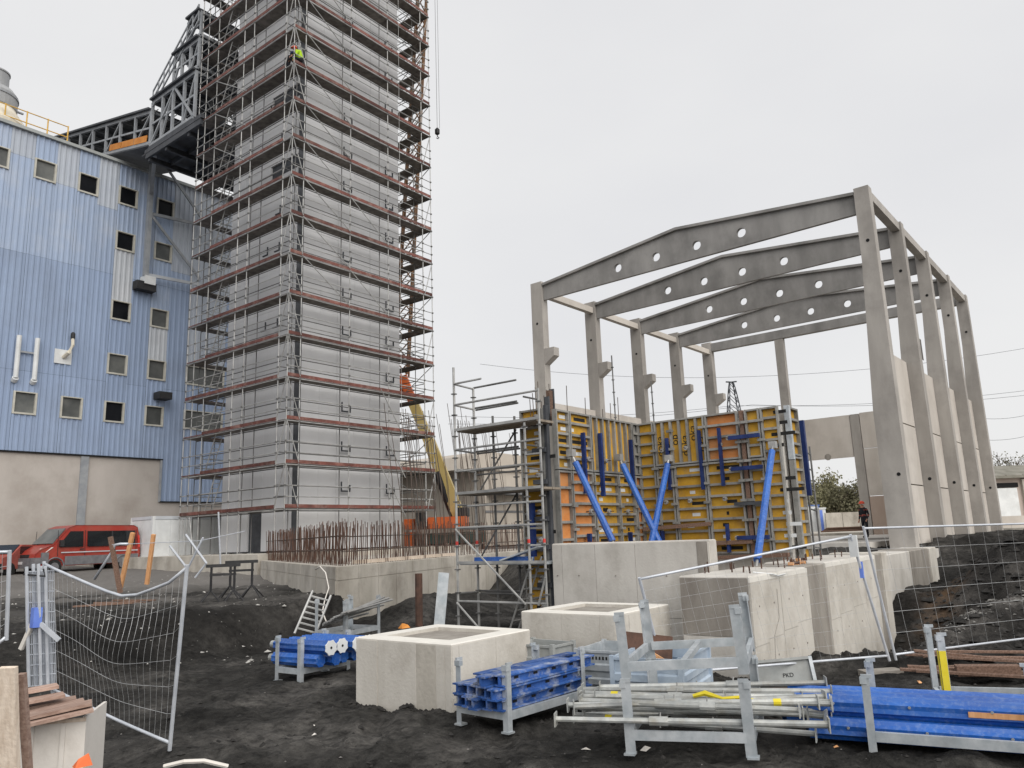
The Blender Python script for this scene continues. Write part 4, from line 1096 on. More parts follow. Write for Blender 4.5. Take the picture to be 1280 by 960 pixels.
for (xa, xb, yf, dz, mt) in ((11.815, 14.545, 4.715, 0, 'conc_mid'), (14.548, 15.645, 4.73, .012, 'conc_wet'), (15.65, 19.395, 4.705, .03, 'conc_mid'), (19.4, 19.995, 4.74, .02, 'conc_wet'), (20.0, 20.5, 4.69, .05, 'conc_pale')):
    part('wall_body', chamfer_box(MB(), W((xa, yf, -1.2)), W((xb, 5.88, BZ+dz))), mt, t)
for (xa, xb, yf, mt) in ((22.5, 25.6, 5.22, 'conc_mid'), (25.605, 28.2, 5.2, 'conc_wet'), (28.205, 29.3, 5.16, 'conc_pale')):
    part('wall_body', chamfer_box(MB(), W((xa, yf, -.3)), W((xb, 6.2, 1.36))), mt, t)
for xs_, dz in (((11.8, 12.4, 13.1, 13.8, 14.54), 0), ((15.652, 16.3, 17.2, 18.3, 19.39), .03)):
    for i in range(len(xs_)-1):
        for z0, z1 in ((-1.2, .42+.05*i), (.425+.05*i, BZ-.1+dz)):
            d = .01*random.random(); slab('cast_panel', W((xs_[i]+.003, 4.698-d, z0)), W((xs_[i+1]-.003, 4.72, z1)), 'conc_pale', t)
        slab('cast_panel', W((xs_[i]+.002, 4.692, BZ-.098+dz)), W((xs_[i+1]-.002, 4.72, BZ-.022+dz)), 'conc_top', t)
        for z in (.2, 1.0): part('tie_hole', MB().tube([W(((xs_[i]+xs_[i+1])/2, 4.684, z)), W(((xs_[i]+xs_[i+1])/2, 4.7, z))], .014, 8), 'conc_wet', t)
for z0, z1 in ((-.3, .55), (.56, BZ-.03)): slab('cast_panel', W((11.795, 4.74, z0)), W((11.82, 5.86, z1)), 'conc_wet' if z0 > 0 else 'conc_mid', t)
cr_ = MB().tube([W((12.55, 4.685, .05)), W((12.62, 4.685, .5)), W((12.9, 4.685, .75)), W((12.92, 4.685, 1.2))], .004, 4, False); part('crack', cr_, 'conc_wet', t)
rnd = random.Random(8)
for i in range(34):
    x, y = rnd.uniform(12.1, 19.0), rnd.uniform(4.95, 5.8); h = rnd.uniform(.05, .16)
    if x < 15 or rnd.random() < .5: bar('anchor_bolt', W((x, y, BZ-.02)), W((x+rnd.gauss(0, .02), y, BZ+h+.05)), .014, 'rust', t, 5)
for i in range(9): 
    x = 14.7+i*.11; slab('rusty_bracket', W((x, 5.0+.02*(i % 3), BZ-.05)), W((x+.06, 5.12, BZ+.02+.05*(i % 3))), 'timber' if i % 2 else 'rust', t)
part('loose_cable', MB().tube([W((12.5, 4.9, BZ+.02)), W((12.7, 4.66, BZ-.02)), W((12.95, 4.66, BZ-.06)), W((13.3, 4.66, BZ-.05))], .012, 5), 'white', t)
# pedestal boxes with a recess in the top
def pedestal(x0, x1, y0, y1, z1, rim, label, seams):
    t = thing('concrete_pedestal', label, 'concrete block', (x0, y0, 0)); 
    L_ = lambda p: Vector(p)-Vector((x0, y0, 0))
    mb = MB(); c = .015; d = .05
    o_ = [(x0, y0), (x1, y0), (x1, y1), (x0, y1)]; i_ = [(x0+rim, y0+rim), (x1-rim, y0+rim), (x1-rim, y1-rim), (x0+rim, y1-rim)]
    oc = [(x0+c, y0+c), (x1-c, y0+c), (x1-c, y1-c), (x0+c, y1-c)]
    V = [(*p, -.3) for p in o_] + [(*p, z1-c) for p in o_] + [(*p, z1) for p in oc] + [(*p, z1) for p in i_] + [(*p, z1-d) for p in i_]
    F = []
    for k in range(4):
        j = (k+1) % 4
        for l in range(4): F.append((l*4+k, l*4+j, l*4+4+j, l*4+4+k))
    F.append((16, 17, 18, 19))
    mb.add([L_(p) for p in V], F); b = part('block_body', mb, 'conc_pale', t)
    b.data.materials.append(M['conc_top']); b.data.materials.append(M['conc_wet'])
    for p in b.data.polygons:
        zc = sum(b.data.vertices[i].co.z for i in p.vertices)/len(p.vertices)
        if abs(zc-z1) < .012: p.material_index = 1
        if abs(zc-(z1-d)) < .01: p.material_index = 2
    for (ax, a, b_, mt) in seams:
        dd = .003+.007*random.random()
        if ax == 'x': slab('cast_panel', L_((a+.003, y0-dd, -.3)), L_((b_-.003, y0+.01, z1-.03)), mt, t)
        else: slab('cast_panel', L_((x0-dd, a+.003, -.3)), L_((x0+.01, b_-.003, z1-.03)), mt, t)
    return t
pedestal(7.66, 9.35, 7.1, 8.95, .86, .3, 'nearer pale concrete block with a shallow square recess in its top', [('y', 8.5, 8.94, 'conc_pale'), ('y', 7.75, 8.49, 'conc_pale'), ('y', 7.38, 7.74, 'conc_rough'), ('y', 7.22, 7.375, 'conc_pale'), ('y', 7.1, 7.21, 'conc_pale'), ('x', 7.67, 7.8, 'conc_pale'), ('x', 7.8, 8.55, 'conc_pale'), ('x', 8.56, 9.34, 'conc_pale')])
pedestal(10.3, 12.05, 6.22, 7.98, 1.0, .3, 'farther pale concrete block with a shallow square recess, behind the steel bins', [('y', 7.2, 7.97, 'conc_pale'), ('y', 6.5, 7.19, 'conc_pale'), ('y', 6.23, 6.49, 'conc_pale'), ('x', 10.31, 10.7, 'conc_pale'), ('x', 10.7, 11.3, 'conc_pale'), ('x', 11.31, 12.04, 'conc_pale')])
# ladder-like scaffold and blue shutter board at the right end
t = thing('narrow_scaffold', 'narrow dark ladder scaffold right of the formwork', 'scaffold', (19.3, 6.0, 1.3))
for x in (0, .5): bar('standard', (x, 0, 0), (x, 0, 2.9-.1*x), .024, 'tube_dark', t)
for z in (.4, 1.3, 1.8, 2.3, 2.7): bar('rung', (0, 0, z), (.5, 0, z-.05), .02, 'tube_dark', t)
bar('diagonal_brace', (0,0,.2), (.9, -.3, -.5), .02, 'tube_dark', t)
solo('blue_shutter_board', MB().box((-.16, -.05, 0), (.16, .05, 1.1)), 'blue_dark', 'upright dark blue shutter board at the right foot of the formwork', 'board', loc=at(1000, 692, X=18.9))

# soil thrown up against the feet of the concrete
_r = random.Random(44)
def foot_line(rnd):
    k = rnd.randrange(6)
    segs = (((7.6, 7.1), (7.6, 8.95)), ((7.66, 7.05), (9.35, 7.05)), ((10.25, 6.2), (10.25, 8)), ((11.8, 4.65), (14.6, 4.65)), ((11.75, 4.7), (11.75, 5.8)), ((13.25, 5.95), (13.25, 9.4)))
    a, b = segs[k]; f_ = rnd.random(); return a[0]+(b[0]-a[0])*f_+rnd.gauss(0, .05), a[1]+(b[1]-a[1])*f_+rnd.gauss(0, .05)
scatter('soil_at_walls', 'clod', 1500, foot_line, .015, .08, 9)
# ------------------------------------------------------------------ stillages (steel stacking pallets) and their loads
def stillage(root, L_, Wd, Hh, z0=0., mat='gal', mid=False, feet=True, base=True, w=.075):
    """open steel pallet: four flared posts, base rails, cross rails, stacking horns"""
    for sx in (0, 1):
        for sy in (0, 1):
            x, y = sx*L_, sy*Wd; ix, iy = (1 if sx == 0 else -1), (1 if sy == 0 else -1)
            mb = MB(); tk = .008
            zb = z0 - (.06 if feet else 0)
            mb.prism([(x, y, zb), (x+ix*w, y, zb), (x+ix*w, y+iy*tk, zb), (x+ix*tk, y+iy*tk, zb), (x+ix*tk, y+iy*w, zb), (x, y+iy*w, zb)], (0, 0, Hh+z0-zb))
            p = part('post', mb, mat, root)
            hm = MB().box((x-.012 if sx == 0 else x-.05, y-.01 if sy == 0 else y-.07, z0+Hh-.06), (x+.05 if sx == 0 else x+.012, y+.07 if sy == 0 else y+.01, z0+Hh+.0))
            part('stacking_horn', hm, mat, p)
            hb = MB().box((min(x, x+ix*.1), min(y, y+iy*.012)-.006, z0+Hh-.005), (max(x, x+ix*.1), max(y, y+iy*.012)+.006, z0+Hh+.03)); part('horn_tip', hb, mat, p)
            if feet: part('foot', MB().box((x-.02 if sx == 0 else x-.09, y-.02 if sy == 0 else y-.09, z0-.07), (x+.09 if sx == 0 else x+.02, y+.09 if sy == 0 else y+.02, z0-.05)), mat, p)
    if base:
        for sy in (0, 1):
            y = sy*Wd; slab('base_rail', (.076, y-.002 if sy == 0 else y-.045, z0+.07), (L_-.076, y+.045 if sy == 0 else y+.002, z0+.16), mat, root)
        for sx in (0, 1):
            x = sx*L_; slab('base_rail', (x-.002 if sx == 0 else x-.045, .076, z0+.072), (x+.045 if sx == 0 else x+.002, Wd-.076, z0+.158), mat, root)
        if mid: slab('cross_rail', (L_*.5-.03, .046, z0+.085), (L_*.5+.03, Wd-.046, z0+.145), mat, root)
def octagon(p, q, r, rot=R(22.5)):
    p, q = Vector(p), Vector(q); d = (q-p).normalized(); a = d.cross(Vector((0,0,1))).normalized(); b = a.cross(d)
    mb = MB(); V = []
    for e in (p, q):
        for k in range(8):
            t = 2*math.pi*k/8+rot; V.append(e + a*math.cos(t)*r + b*math.sin(t)*r)
            t2 = t+math.pi/8; V.append(e + (a*math.cos(t2) + b*math.sin(t2))*r*.86)
    n = 16
    mb.add(V, [(i, (i+1) % n, n+(i+1) % n, n+i) for i in range(n)] + [tuple(range(n))[::-1], tuple(range(n, 2*n))]); return mb
# 1: far left stack of blue octagonal tubes
z0 = ground_z(8.5, 11.1)+.05
t = thing('stillage', 'galvanised pallet under the blue octagonal tubes left of the nearer concrete block', 'steel pallet', (8.12, 10.85, z0), R(4))
stillage(t, 1.1, .62, .62)
k_ = 0
for row_, (zz, xs_) in enumerate(((.27, (.12, .37, .62, .87)), (.47, (.2, .46, .72, .95)))):
    for i, dx in enumerate(xs_):
        L0 = 1.0 if row_ else .85; y0 = 11.16+L0*.6+random.uniform(-.05, .08); y1 = 11.16-L0*.7+random.uniform(-.1, .05)
        p_, q_ = Vector((8.12+dx, y0, z0+zz)), Vector((8.12+dx+.06, y1, z0+zz+.01))
        o = thing('octagonal_tube', 'blue octagonal tube on the left pallet, %s from the left in its %s row' % (ORD[i], 'upper' if row_ else 'lower'), 'tube', p_, 0, 'blue octagonal tubes on the left pallet')
        part('tube_body', octagon((0,0,0), q_-p_, .105), 'blue', o)
        if row_ and i < 4:
            e = (q_-p_).normalized(); part('end_plate', octagon(q_-p_+e*.002, q_-p_+e*.02, .125), 'white', o)
            part('plate_hole', MB().tube([q_-p_+e*.0205, q_-p_+e*.022], .022, 10), 'ink', o)
        part('end_spigot', MB().tube([(0,0,0), (-.01, .13, 0)], .06, 10), 'prop_grey', o)
# loose things near the pit
solo('ladder', (lambda: (lambda mb: [mb.tube([(s, 0, 0), (s, .12, 1.0)], .025, 6) for s in (0, .4)] and [mb.tube([(0, .12*i/8, i/8), (.4, .12*i/8, i/8)], .02, 5) for i in range(1, 8)] and mb)(MB()))(), 'tube', 'short aluminium ladder leaning against the dark soil bank', 'ladder', loc=at(368, 792, D=15.6), rot=(R(-28), R(16), R(-50)))
t = thing('stillage', 'pallet loaded with bright scaffold braces behind the blue tubes', 'steel pallet', at(432, 800, D=15.2), R(10)); stillage(t, 1.1, .8, .75)
cp_ = t.location.copy()
for i in range(14):
    o = solo('scaffold_brace', MB().tube([(-.25+random.uniform(-.1, .1), .45-i*.05, 0), (1.25, .9-i*.06+random.uniform(-.05, .05), .12+random.uniform(-.05, .12))], .022, 6), 'tube', 'scaffold brace tube heaped behind the left blue tubes, %s from the left' % ORD[i], 'tube', 'brace tubes on the rear pallet', loc=cp_+Vector((0, -.1, .3+.02*i)))
solo('orange_bag', MB().add([(-.1,-.05,0),(.1,-.06,0),(.12,.06,0),(-.08,.07,0),(-.07,-.02,.09),(.09,-.01,.05),(.06,.05,.07)], [(0,1,5,4),(1,2,6,5),(2,3,4,6),(3,0,4),(4,5,6)]), 'orange_sheet', 'crumpled orange bag beside the brace pallet behind the concrete block', 'bag', loc=at(505, 785, D=14.0))
solo('rusty_post', MB().tube([(0,0,0), (0,0,.95)], .07, 10), 'rust', 'short rusty tube standing in the pit behind the nearer concrete block', 'post', loc=at(524, 783, D=14.2))
solo('leaning_board', MB().box((-.1, -.03, 0), (.1, .03, .98)), 'gal', 'pale steel board leaning upright left of the small scaffold', 'board', loc=at(549, 783, D=14.4), rot=(R(-4), R(6), R(-50)))
t = thing('hose', 'pale loop of hose hanging over the old foundation corner', 'hose', at(405, 708, D=20))
hp_ = [at(x, y, D=d) - t.location for x, y, d in ((394, 712, 19.9), (400, 708, 19.7), (407, 716, 19.5), (411, 735, 19.2), (406, 750, 19.0), (403, 765, 18.6), (409, 780, 18.2))]
part('hose_tube', MB().tube(hp_, .016, 6), 'white_pl', t, smooth=True)

# 2: stillage with blue H rails
ang = math.atan2(-.16, 1.5)
z0 = ground_z(7.9, 6.1)+.06
t = thing('stillage', 'galvanised pallet under the worn blue steel rails in front of the nearer block', 'steel pallet', (7.17, 5.8, z0), R(-3)); stillage(t, 1.5, .82, .66)
def hrail(o, L_, w=.14, h=.125, mat='blue_old'):
    mb = MB(); mb.box((0, -w/2, 0), (L_, w/2, .018)); mb.box((0, -w/2, h-.018), (L_, w/2, h)); mb.box((.001, -.012, .018), (L_-.001, .012, h-.018))
    return part('rail_body', mb, mat, o)
for r_, zz in enumerate((.165, .295, .425)):
    for i in range(5 - (r_ == 2)*2):
        y = .1+i*.155; sft = random.uniform(-.2, -.02)
        a = R(-3)+random.gauss(0, .012); o = thing('blue_rail', 'worn blue rail on the middle pallet, %s from the front in its %s layer' % (ORD[i], ('bottom', 'middle', 'top')[r_]), 'rail', (7.17+sft*math.cos(a)+.0, 5.8+y, z0+zz+random.uniform(0, .004)), a, 'blue rails on the middle pallet')
        hrail(o, random.uniform(1.55, 1.85))
        for q in range(4): slab('rail_hole', (.25+q*.35, -.013, .05), (.33+q*.35, -.0122, .08), 'ink', o)
# 3: two stillages stacked, the lower one carrying grey props
sx, sy = 7.1, 4.25
a3 = R(-72)        # along the front
z0 = ground_z(7.6, 3.8)+.05
SL, SW = 1.25, 1.5
lowr = thing('stillage', 'lower of two stacked galvanised pallets in front, filled with grey props', 'steel pallet', (sx, sy, z0), a3); stillage(lowr, SL, SW, .62, w=.1); lowr.rotation_euler = (0, R(-1.5), a3)
uppr = thing('stillage', 'upper empty galvanised pallet standing on the pallet of grey props', 'steel pallet', (sx, sy, z0+.645), a3); stillage(uppr, SL, SW, .62, feet=False, mid=True, w=.1); uppr.rotation_euler = (0, R(-3.5), a3+R(.8))
rm = Matrix.Rotation(a3, 4, 'Z')
rnd = random.Random(77)
def prop_obj(p, q, label, grp, yellow=False):
    p, q = Vector(p), Vector(q); d = q-p; n = d.normalized(); o = thing('steel_prop', label, 'prop', p, 0, grp)
    bar('outer_tube', (0,0,0), d*.62, .034, 'prop_grey', o, 10); bar('inner_tube', d*.62, d, .027, 'prop_grey', o, 8)
    bar('adjusting_collar', d*.57, d*.64, .045, 'prop_grey', o, 8)
    rq = n.to_track_quat('Z', 'Y')
    for e in (Vector((0,0,0)), d):
        pl = link('head_plate', unit_cube('prop_grey'), o, e, rq, (.13, .13, .012))
    if yellow: bar('yellow_band', d*.14, d*.17, .0355, 'yellow_mark', o, 10)
    bar('pin', d*.6 - Vector((0,0,.06)), d*.6 + Vector((0.02,0,.08)), .008, 'tube', o, 5)
    return o
for i in range(18):
    r_ = min(2, i//5); y = .3+(i % 5)*.24+rnd.uniform(-.06, .06); zz = .19+.07*r_+rnd.uniform(0, .02)
    p_ = Vector((sx, sy, z0)) + rm @ Vector((-.55+rnd.uniform(-.15, .2), y+rnd.gauss(0, .2), zz)); q_ = Vector((sx, sy, z0)) + rm @ Vector((1.85+rnd.uniform(-.25, .15), y+rnd.gauss(0, .2), zz+rnd.gauss(0, .03)))
    if i > 10: p_.z += .01*(i % 3); q_.z += .015*(i % 4); dy_ = rm @ Vector((0, rnd.uniform(-.35, .35), 0)); p_ += dy_; q_ -= dy_
    if i % 2: p_, q_ = q_, p_
    prop_obj(p_, q_, 'grey steel prop%s, %s from the front in layer %s on the front pallet' % (', yellow banded' if i % 3 == 0 else '', ORD[i % 5 if i < 15 else i-10], ('one', 'two', 'three')[r_]), 'grey props on the front pallet', i % 3 == 0)
solo('yellow_strap', MB().tube([rm @ Vector(v) for v in ((0,0,0), (.12,.02,.03), (.3,-.02,-.01), (.5,.03,0), (.62,.0,-.02))], [.02, .03, .018, .022, .012], 6), 'yellow_mark', 'yellow strap lying on top of the grey props', 'strap', loc=Vector((sx, sy, z0)) + rm @ Vector((.62, .55, .4)))
prop_obj(Vector((sx, sy, z0)) + rm @ Vector((1.75, .2, .28)), Vector((sx, sy, z0)) + rm @ Vector((2.0, -.5, .02)), 'short grey prop slipping off the right end of the front pallet', None) if False else None
# 4: blue octagonal tubes, right foreground
dv = Vector((.2, -.975, 0)).normalized(); nv = Vector((.975, .2, 0))
base = Vector((8.52, 2.92, ground_z(8.7, 1.8)))
for r_, zz in enumerate((.17, .375)):
    for i in range(4):
        off = .215*i + (.0 if r_ == 0 else .1)
        if r_ == 1 and i == 3: continue
        p_ = base + nv*off + Vector((0,0,zz)) + dv*random.uniform(-.1, .1) + dv*(-.25 if i > 1 else 0); Ln = 3.4
        o = thing('octagonal_tube', 'long blue octagonal tube at the right edge, %s from the front, %s row' % (ORD[i], 'upper' if r_ else 'lower'), 'tube', p_, 0, 'long blue octagonal tubes at right')
        part('tube_body', octagon((0,0,0), dv*Ln, .112), 'blue', o)
        for q in range(3): 
            c = dv*(.4+q*.7) + Vector((-.11, 0, .03)); part('bolt_head', MB().tube([c, c+Vector((-.012,0,0))], .014, 6), 'tube', o)
        if i == 0: part('paint_mark', MB().beam(dv*(1.6 if r_ else 2.0)+Vector((-.113, 0, -.0)), dv*(2.5)+Vector((-.113, 0, 0)), .006, .05), 'timber', o)
t = thing('stillage', 'galvanised pallet under the long blue tubes at the right edge', 'steel pallet', (8.4, 2.3, base.z+.05), math.atan2(dv.y, dv.x)); stillage(t, 1.55, 1.05, .66)
t = thing('stillage', 'empty galvanised pallet with a yellow sticker behind the long blue tubes', 'steel pallet', (10.15, 1.9, ground_z(10.2, 1.4)+.08), math.atan2(dv.y, dv.x)+R(8)); stillage(t, 1.2, .8, .85)
slab('sticker', (-.012, .01, .25), (-.004, .07, .68), 'yellow_mark', t); slab('sticker', (.0, -.006, .25), (.07, -.0005, .68), 'yellow_mark', t)

# ------------------------------------------------------------------ steel bins
def bin_(label, loc, rz, mat, L_=1.2, Wd=.8, Hh=.62, writing=None):
    t = thing('steel_bin', label, 'bin', loc, rz); tk = .02
    def wall(a, b, n_):
        """ribbed side wall"""
        a, b = Vector(a), Vector(b); n_ = Vector(n_); mb = MB(); prof = [(0, 0), (.16, 0), (.2, .025), (.33, .025), (.37, 0), (.5, 0), (.54, .025), (.68, .025), (.72, 0), (1, 0)]
        V = []
        for z, o in prof: V += [a+n_*o+Vector((0,0,z*Hh)), b+n_*o+Vector((0,0,z*Hh))]
        k = len(prof)
        V2 = [v - n_*tk for v in V]
        mb.add(V, [(2*i, 2*i+1, 2*i+3, 2*i+2) for i in range(k-1)]); mb.add(V2, [(2*i, 2*i+1, 2*i+3, 2*i+2) for i in range(k-1)])
        mb.add([V[-2], V[-1], V2[-1], V2[-2]], [(0,1,2,3)])
        return part('side_wall', mb, mat, t)
    wall((0,0,.1), (L_,0,.1), (0,-1,0)); wall((0,Wd,.1), (L_,Wd,.1), (0,1,0)); wall((0,0,.1), (0,Wd,.1), (-1,0,0)); wall((L_,0,.1), (L_,Wd,.1), (1,0,0))
    slab('bin_floor', (.02,.02,.1), (L_-.02,Wd-.02,.13), mat, t)
    for x in (0, L_):
        for y in (0, Wd): slab('corner_post', (x-.03, y-.03, 0), (x+.03, y+.03, Hh+.14), mat, t)
    for y in (-.005, Wd+.005): slab('rim', (.03, y-.02, Hh+.09), (L_-.03, y+.02, Hh+.12), mat, t)
    for x in (-.005, L_+.005): slab('rim', (x-.02, .03, Hh+.09), (x+.02, Wd-.03, Hh+.12), mat, t)
    return t
bin_('grey green open steel bin between the two concrete blocks, left of the marked bin', (10.35, 6.55, ground_z(10.4, 6.6)), R(-93), 'grey_crate', 1.0, .8, .5) if False else None
B1 = bin_('dull grey open steel bin tucked between the two concrete blocks', (9.75, 6.62, ground_z(10, 6.8)), R(88), 'grey_crate', .75, .5, .52)
B2 = bin_('grey open steel bin with small stencilled print, beside the bluish bin', (9.42, 5.28, ground_z(9.6, 5.6)), R(8), 'gal', .95, .98, .52)
for i in range(9): slab('stencil_print', (-.006, .9-.05*i, .52), (-.0, .875-.05*i, .56), 'ink', B2)
B3 = bin_('bluish galvanised steel bin with ribbed sides behind the stacked pallets', (8.75, 4.42, ground_z(9.1, 4.8)), R(10), 'gal_blue', 1.3, .86, .55)
solo('rusty_sheet', MB().box((-.32, -.015, 0), (.32, .015, .3)), 'rust', 'rusty brown steel sheet standing on the rim of the bins', 'sheet', loc=at(810, 822, D=10.2), rot=(R(-12), R(8), R(-52)))
solo('wood_offcut', MB().box((-.06, -.13, 0), (.06, .13, .05)), 'timber', 'orange timber offcut on the bin beside the rusty sheet', 'timber', loc=at(818, 822, D=9.9), rot=(R(15), R(25), R(-20)))
# leaning crate with a stencilled mark
cl = at(1010, 862, D=11.3)
t = thing('marked_crate', 'grey painted steel crate with a small black stencil, tipped against the pale wall', 'crate', at(985, 868, D=10.9), R(-62))
O2 = lambda *p: Vector(p)
slab('crate_back', (-.38, .0, .02), (.38, .03, .44), 'grey_crate', t)
slab('crate_side', (.381, -.04, 0), (.43, .32, .48), 'gal', t); slab('crate_side', (-.43, -.04, 0), (-.381, .32, .48), 'grey_crate', t)
slab('crate_lip', (-.38, -.04, .441), (.38, .3, .48), 'grey_crate', t); slab('crate_lip', (-.38, -.04, -.02), (.38, .3, .019), 'grey_crate', t)
text('stencil', 'PKD', .08, 'ink', t, (.06, -.004, .25), (R(90), 0, 0), .002)
t.rotation_euler = (R(-14), R(-4), R(-58))
# stacks of rusty rods / old timber behind the blue tubes
rnd = random.Random(5)
for i in range(16):
    p_ = at(955+rnd.uniform(-12, 10), 902-2.6*i*.9, D=9.7+.05*i); q_ = p_ + Vector((.56, -.8, 0))*rnd.uniform(1.0, 1.25) + Vector((rnd.uniform(-.1, .1), 0, rnd.uniform(.0, .04))); p_.z = q_.z = max(p_.z, ground_z(p_.x, p_.y)+.03)
    solo('rusty_plank', MB().beam((0,0,0), q_-p_, .11, .022), 'rust' if i % 3 else 'timber_old', 'thin rusty plank, %s from the bottom of the stack beside the blue tubes' % ORD[i], 'plank', 'rusty planks in the dark stack', loc=p_)
for i in range(5):
    p_ = at(945+22*i, 905-2*(i % 2), D=9.0+.1*i); p_.z = ground_z(p_.x, p_.y)+.06
    solo('timber_block', MB().box((-.1, -.06, -.05), (.1, .06, .05)), 'timber' if i % 2 else 'timber_pale', 'short timber block under the rusty plank stack, %s from the left' % ORD[i], 'timber block', 'timber blocks under the plank stack', loc=p_, rot=(0, 0, R(30*i)))
for i in range(9):
    p_ = at(1150+rnd.uniform(-25, 30), 842-3.2*i, D=11.0+.2*i); p_.z = ground_z(p_.x, p_.y)+.05+.03*(i % 3); q_ = p_ + Vector((.3, -.95, 0))*rnd.uniform(1.5, 2.6); q_.z = ground_z(q_.x, q_.y)+.06
    solo('old_plank', MB().beam((0,0,0), q_-p_, .11, .03), 'timber_old', 'reddish old plank on the soil below the right fence, %s from the front' % ORD[i], 'plank', 'old planks on the soil at right', loc=p_)
solo('old_beam', MB().beam((0,0,0), (.25, -.75, .02), .2, .14), 'timber_old', 'thick brown squared beam end lying behind the yellow sticker pallet', 'beam', loc=at(1195, 838, D=11))

# ------------------------------------------------------------------ mesh fence panels
def fence_panel(label, T0, B0, T1, B1, nx, ny, sag=None, bulge=None, group='wire mesh fence panels', r=.021, wr=.0025, mat='fence'):
    T0, B0, T1, B1 = map(Vector, (T0, B0, T1, B1)); o = thing('mesh_fence', label, 'fence', B0, 0, group)
    def P(u, v):
        p = (B0.lerp(B1, u)).lerp(T0.lerp(T1, u), v)
        if sag: p = p + Vector((0,0,1))*sag(u)*v
        if bulge: p = p + bulge(u, v)
        return p - B0
    e = (B1-B0).normalized()*.0
    bar('post', B0-B0, T0-B0, r, mat, o, 8); bar('post', B1-B0, T1-B0, r, mat, o, 8)
    part('top_rail', MB().tube([P(i/10, .985) for i in range(11)], r*.85, 7), mat, o, smooth=True)
    part('bottom_rail', MB().tube([P(i/10, .04) for i in range(11)], r*.85, 7), mat, o, smooth=True)
    mb = MB()
    for i in range(1, nx):
        mb.tube([P(i/nx, .04+.945*j/14) for j in range(15)], wr, 3, False)
    for j in range(1, ny):
        mb.tube([P(i/24, .04+.945*j/ny) for i in range(25)], wr*1.15, 3, False)
    part('wire_mesh', mb, 'wire', o); o['_P'] = 0
    del o['_P']
    return o, P
T0, B0 = at(799, 722, D=10.2), at(832, 847, D=10.4); T1, B1 = at(1063, 668, D=11.6), at(1112, 826, D=11.6)
f1, P1 = fence_panel('mesh fence panel leaning in front of the pale concrete wall', T0, B0, T1, B1, 22, 8, wr=.0014)
slab('blue_tag', P1(1, .72)-Vector((.025,.025,.12)), P1(1, .72)+Vector((.025,.025,.12)), 'blue_mark', f1)
slab('white_plate', P1(1, .93)-Vector((.03,.06,.2)), P1(1, .93)+Vector((.03,.06,.12)), 'white', f1)
T0, B0 = at(1079, 658, D=11.8), at(1120, 825, D=11.75); T1, B1 = at(1330, 651, D=14.6), at(1345, 796, D=14.6)
f2, P2 = fence_panel('mesh fence panel in front of the black soil heaps at right', T0, B0, T1, B1, 13, 6, wr=.0026)
for i, (px, py, d) in enumerate(((1100, 832, 11.5), (832, 850, 10.3))):
    c = at(px, py, D=d); c.z = ground_z(c.x, c.y)-.02
    solo('concrete_weight', MB().prism([(-.3, -.11, 0), (-.27, -.13, 0), (.27, -.13, 0), (.3, -.11, 0), (.3, .11, 0), (.27, .13, 0), (-.27, .13, 0), (-.3, .11, 0)], (0,0,.11)), 'conc_wet', 'concrete fence foot %s' % ('under the fence joint at right' if i == 0 else 'at the left end of the leaning fence panel'), 'fence foot', 'concrete fence feet', loc=c, rot=(0,0,R(-45)))
# dented panel at left
T1, B1 = at(234, 706, D=8.25), at(212, 938, D=8.2); T0, B0 = at(55, 702, D=9.9), at(66, 868, D=9.9)
sagf = lambda u: -.36*max(0, 1.1-math.sqrt(((u-.63)/(.63 if u < .63 else .45))**2+.02)-.1*abs(u-.63))*(1 if 0 < u < 1 else 0)
def bul(u, v):
    b = math.exp(-((u-.62)/.28)**2 - ((v-.6)/.25)**2)
    return Vector((-.79, -.61, 0))*(.33*b) + Vector((.61, -.79, 0))*(.22*b*(v-.3))
f3, P3 = fence_panel('dented wire mesh fence panel with a sagging top rail at left', T0, B0, T1, B1, 26, 6, sag=sagf, bulge=bul, wr=.0017)
# bundle of folded fence panels
b0 = at(47, 858, D=9.6); bt = at(44, 702, D=9.7)
t = thing('folded_fence', 'bundle of folded pale fence panels standing at the far left', 'fence bundle', b0)
e = RGT.copy(); e.z = 0; e.normalize(); dpt = Vector((FWD.x, FWD.y, 0)).normalized(); up_ = bt-b0
for i, dx in enumerate((-.11, -.06, .0, .04, .09)):
    o_ = e*dx + dpt*.06*(i % 3)
    bar('fence_post', o_, up_*(.96+.02*(i % 2))+o_, .02, 'fence', t, 8)
for i in range(4):
    o_ = e*(-.13+i*.075) + dpt*(.03*i)
    V = [o_, o_+e*.065+dpt*.03, o_+up_*.92+e*.065+dpt*.03, o_+up_*.92]
    mb = MB()
    for q in range(5): mb.tube([V[0].lerp(V[1], q/4), V[3].lerp(V[2], q/4)], .006, 3, False)
    for q in range(12): mb.tube([V[0].lerp(V[3], q/11), V[1].lerp(V[2], q/11)], .007, 3, False)
    part('mesh_strip', mb, 'fence', t)
slab('blue_tag', up_*.55-Vector((.05,.05,.12)), up_*.55+Vector((.05,.05,.12)), 'blue_mark', t)
part('clamp_foot', MB().beam(up_*.5+e*.05, up_*.36+e*.28, .04, .05), 'fence', t); part('clamp_foot', MB().beam(up_*.5-e*.05, up_*.3-e*.2, .04, .05), 'white_pl', t)
part('wire_tie', MB().tube([up_*.9-e*.15, up_*.88+e*.12, up_*.94+e*.1], .012, 5), 'plastic', t)
T0, B0 = at(-60, 690, D=8.2), at(-60, 860, D=8.2); T1, B1 = at(12, 688, D=8.4), at(8, 800, D=8.4)
fence_panel('blurred pale fence panel cut off by the left picture edge', T0, B0, T1, B1, 8, 6)
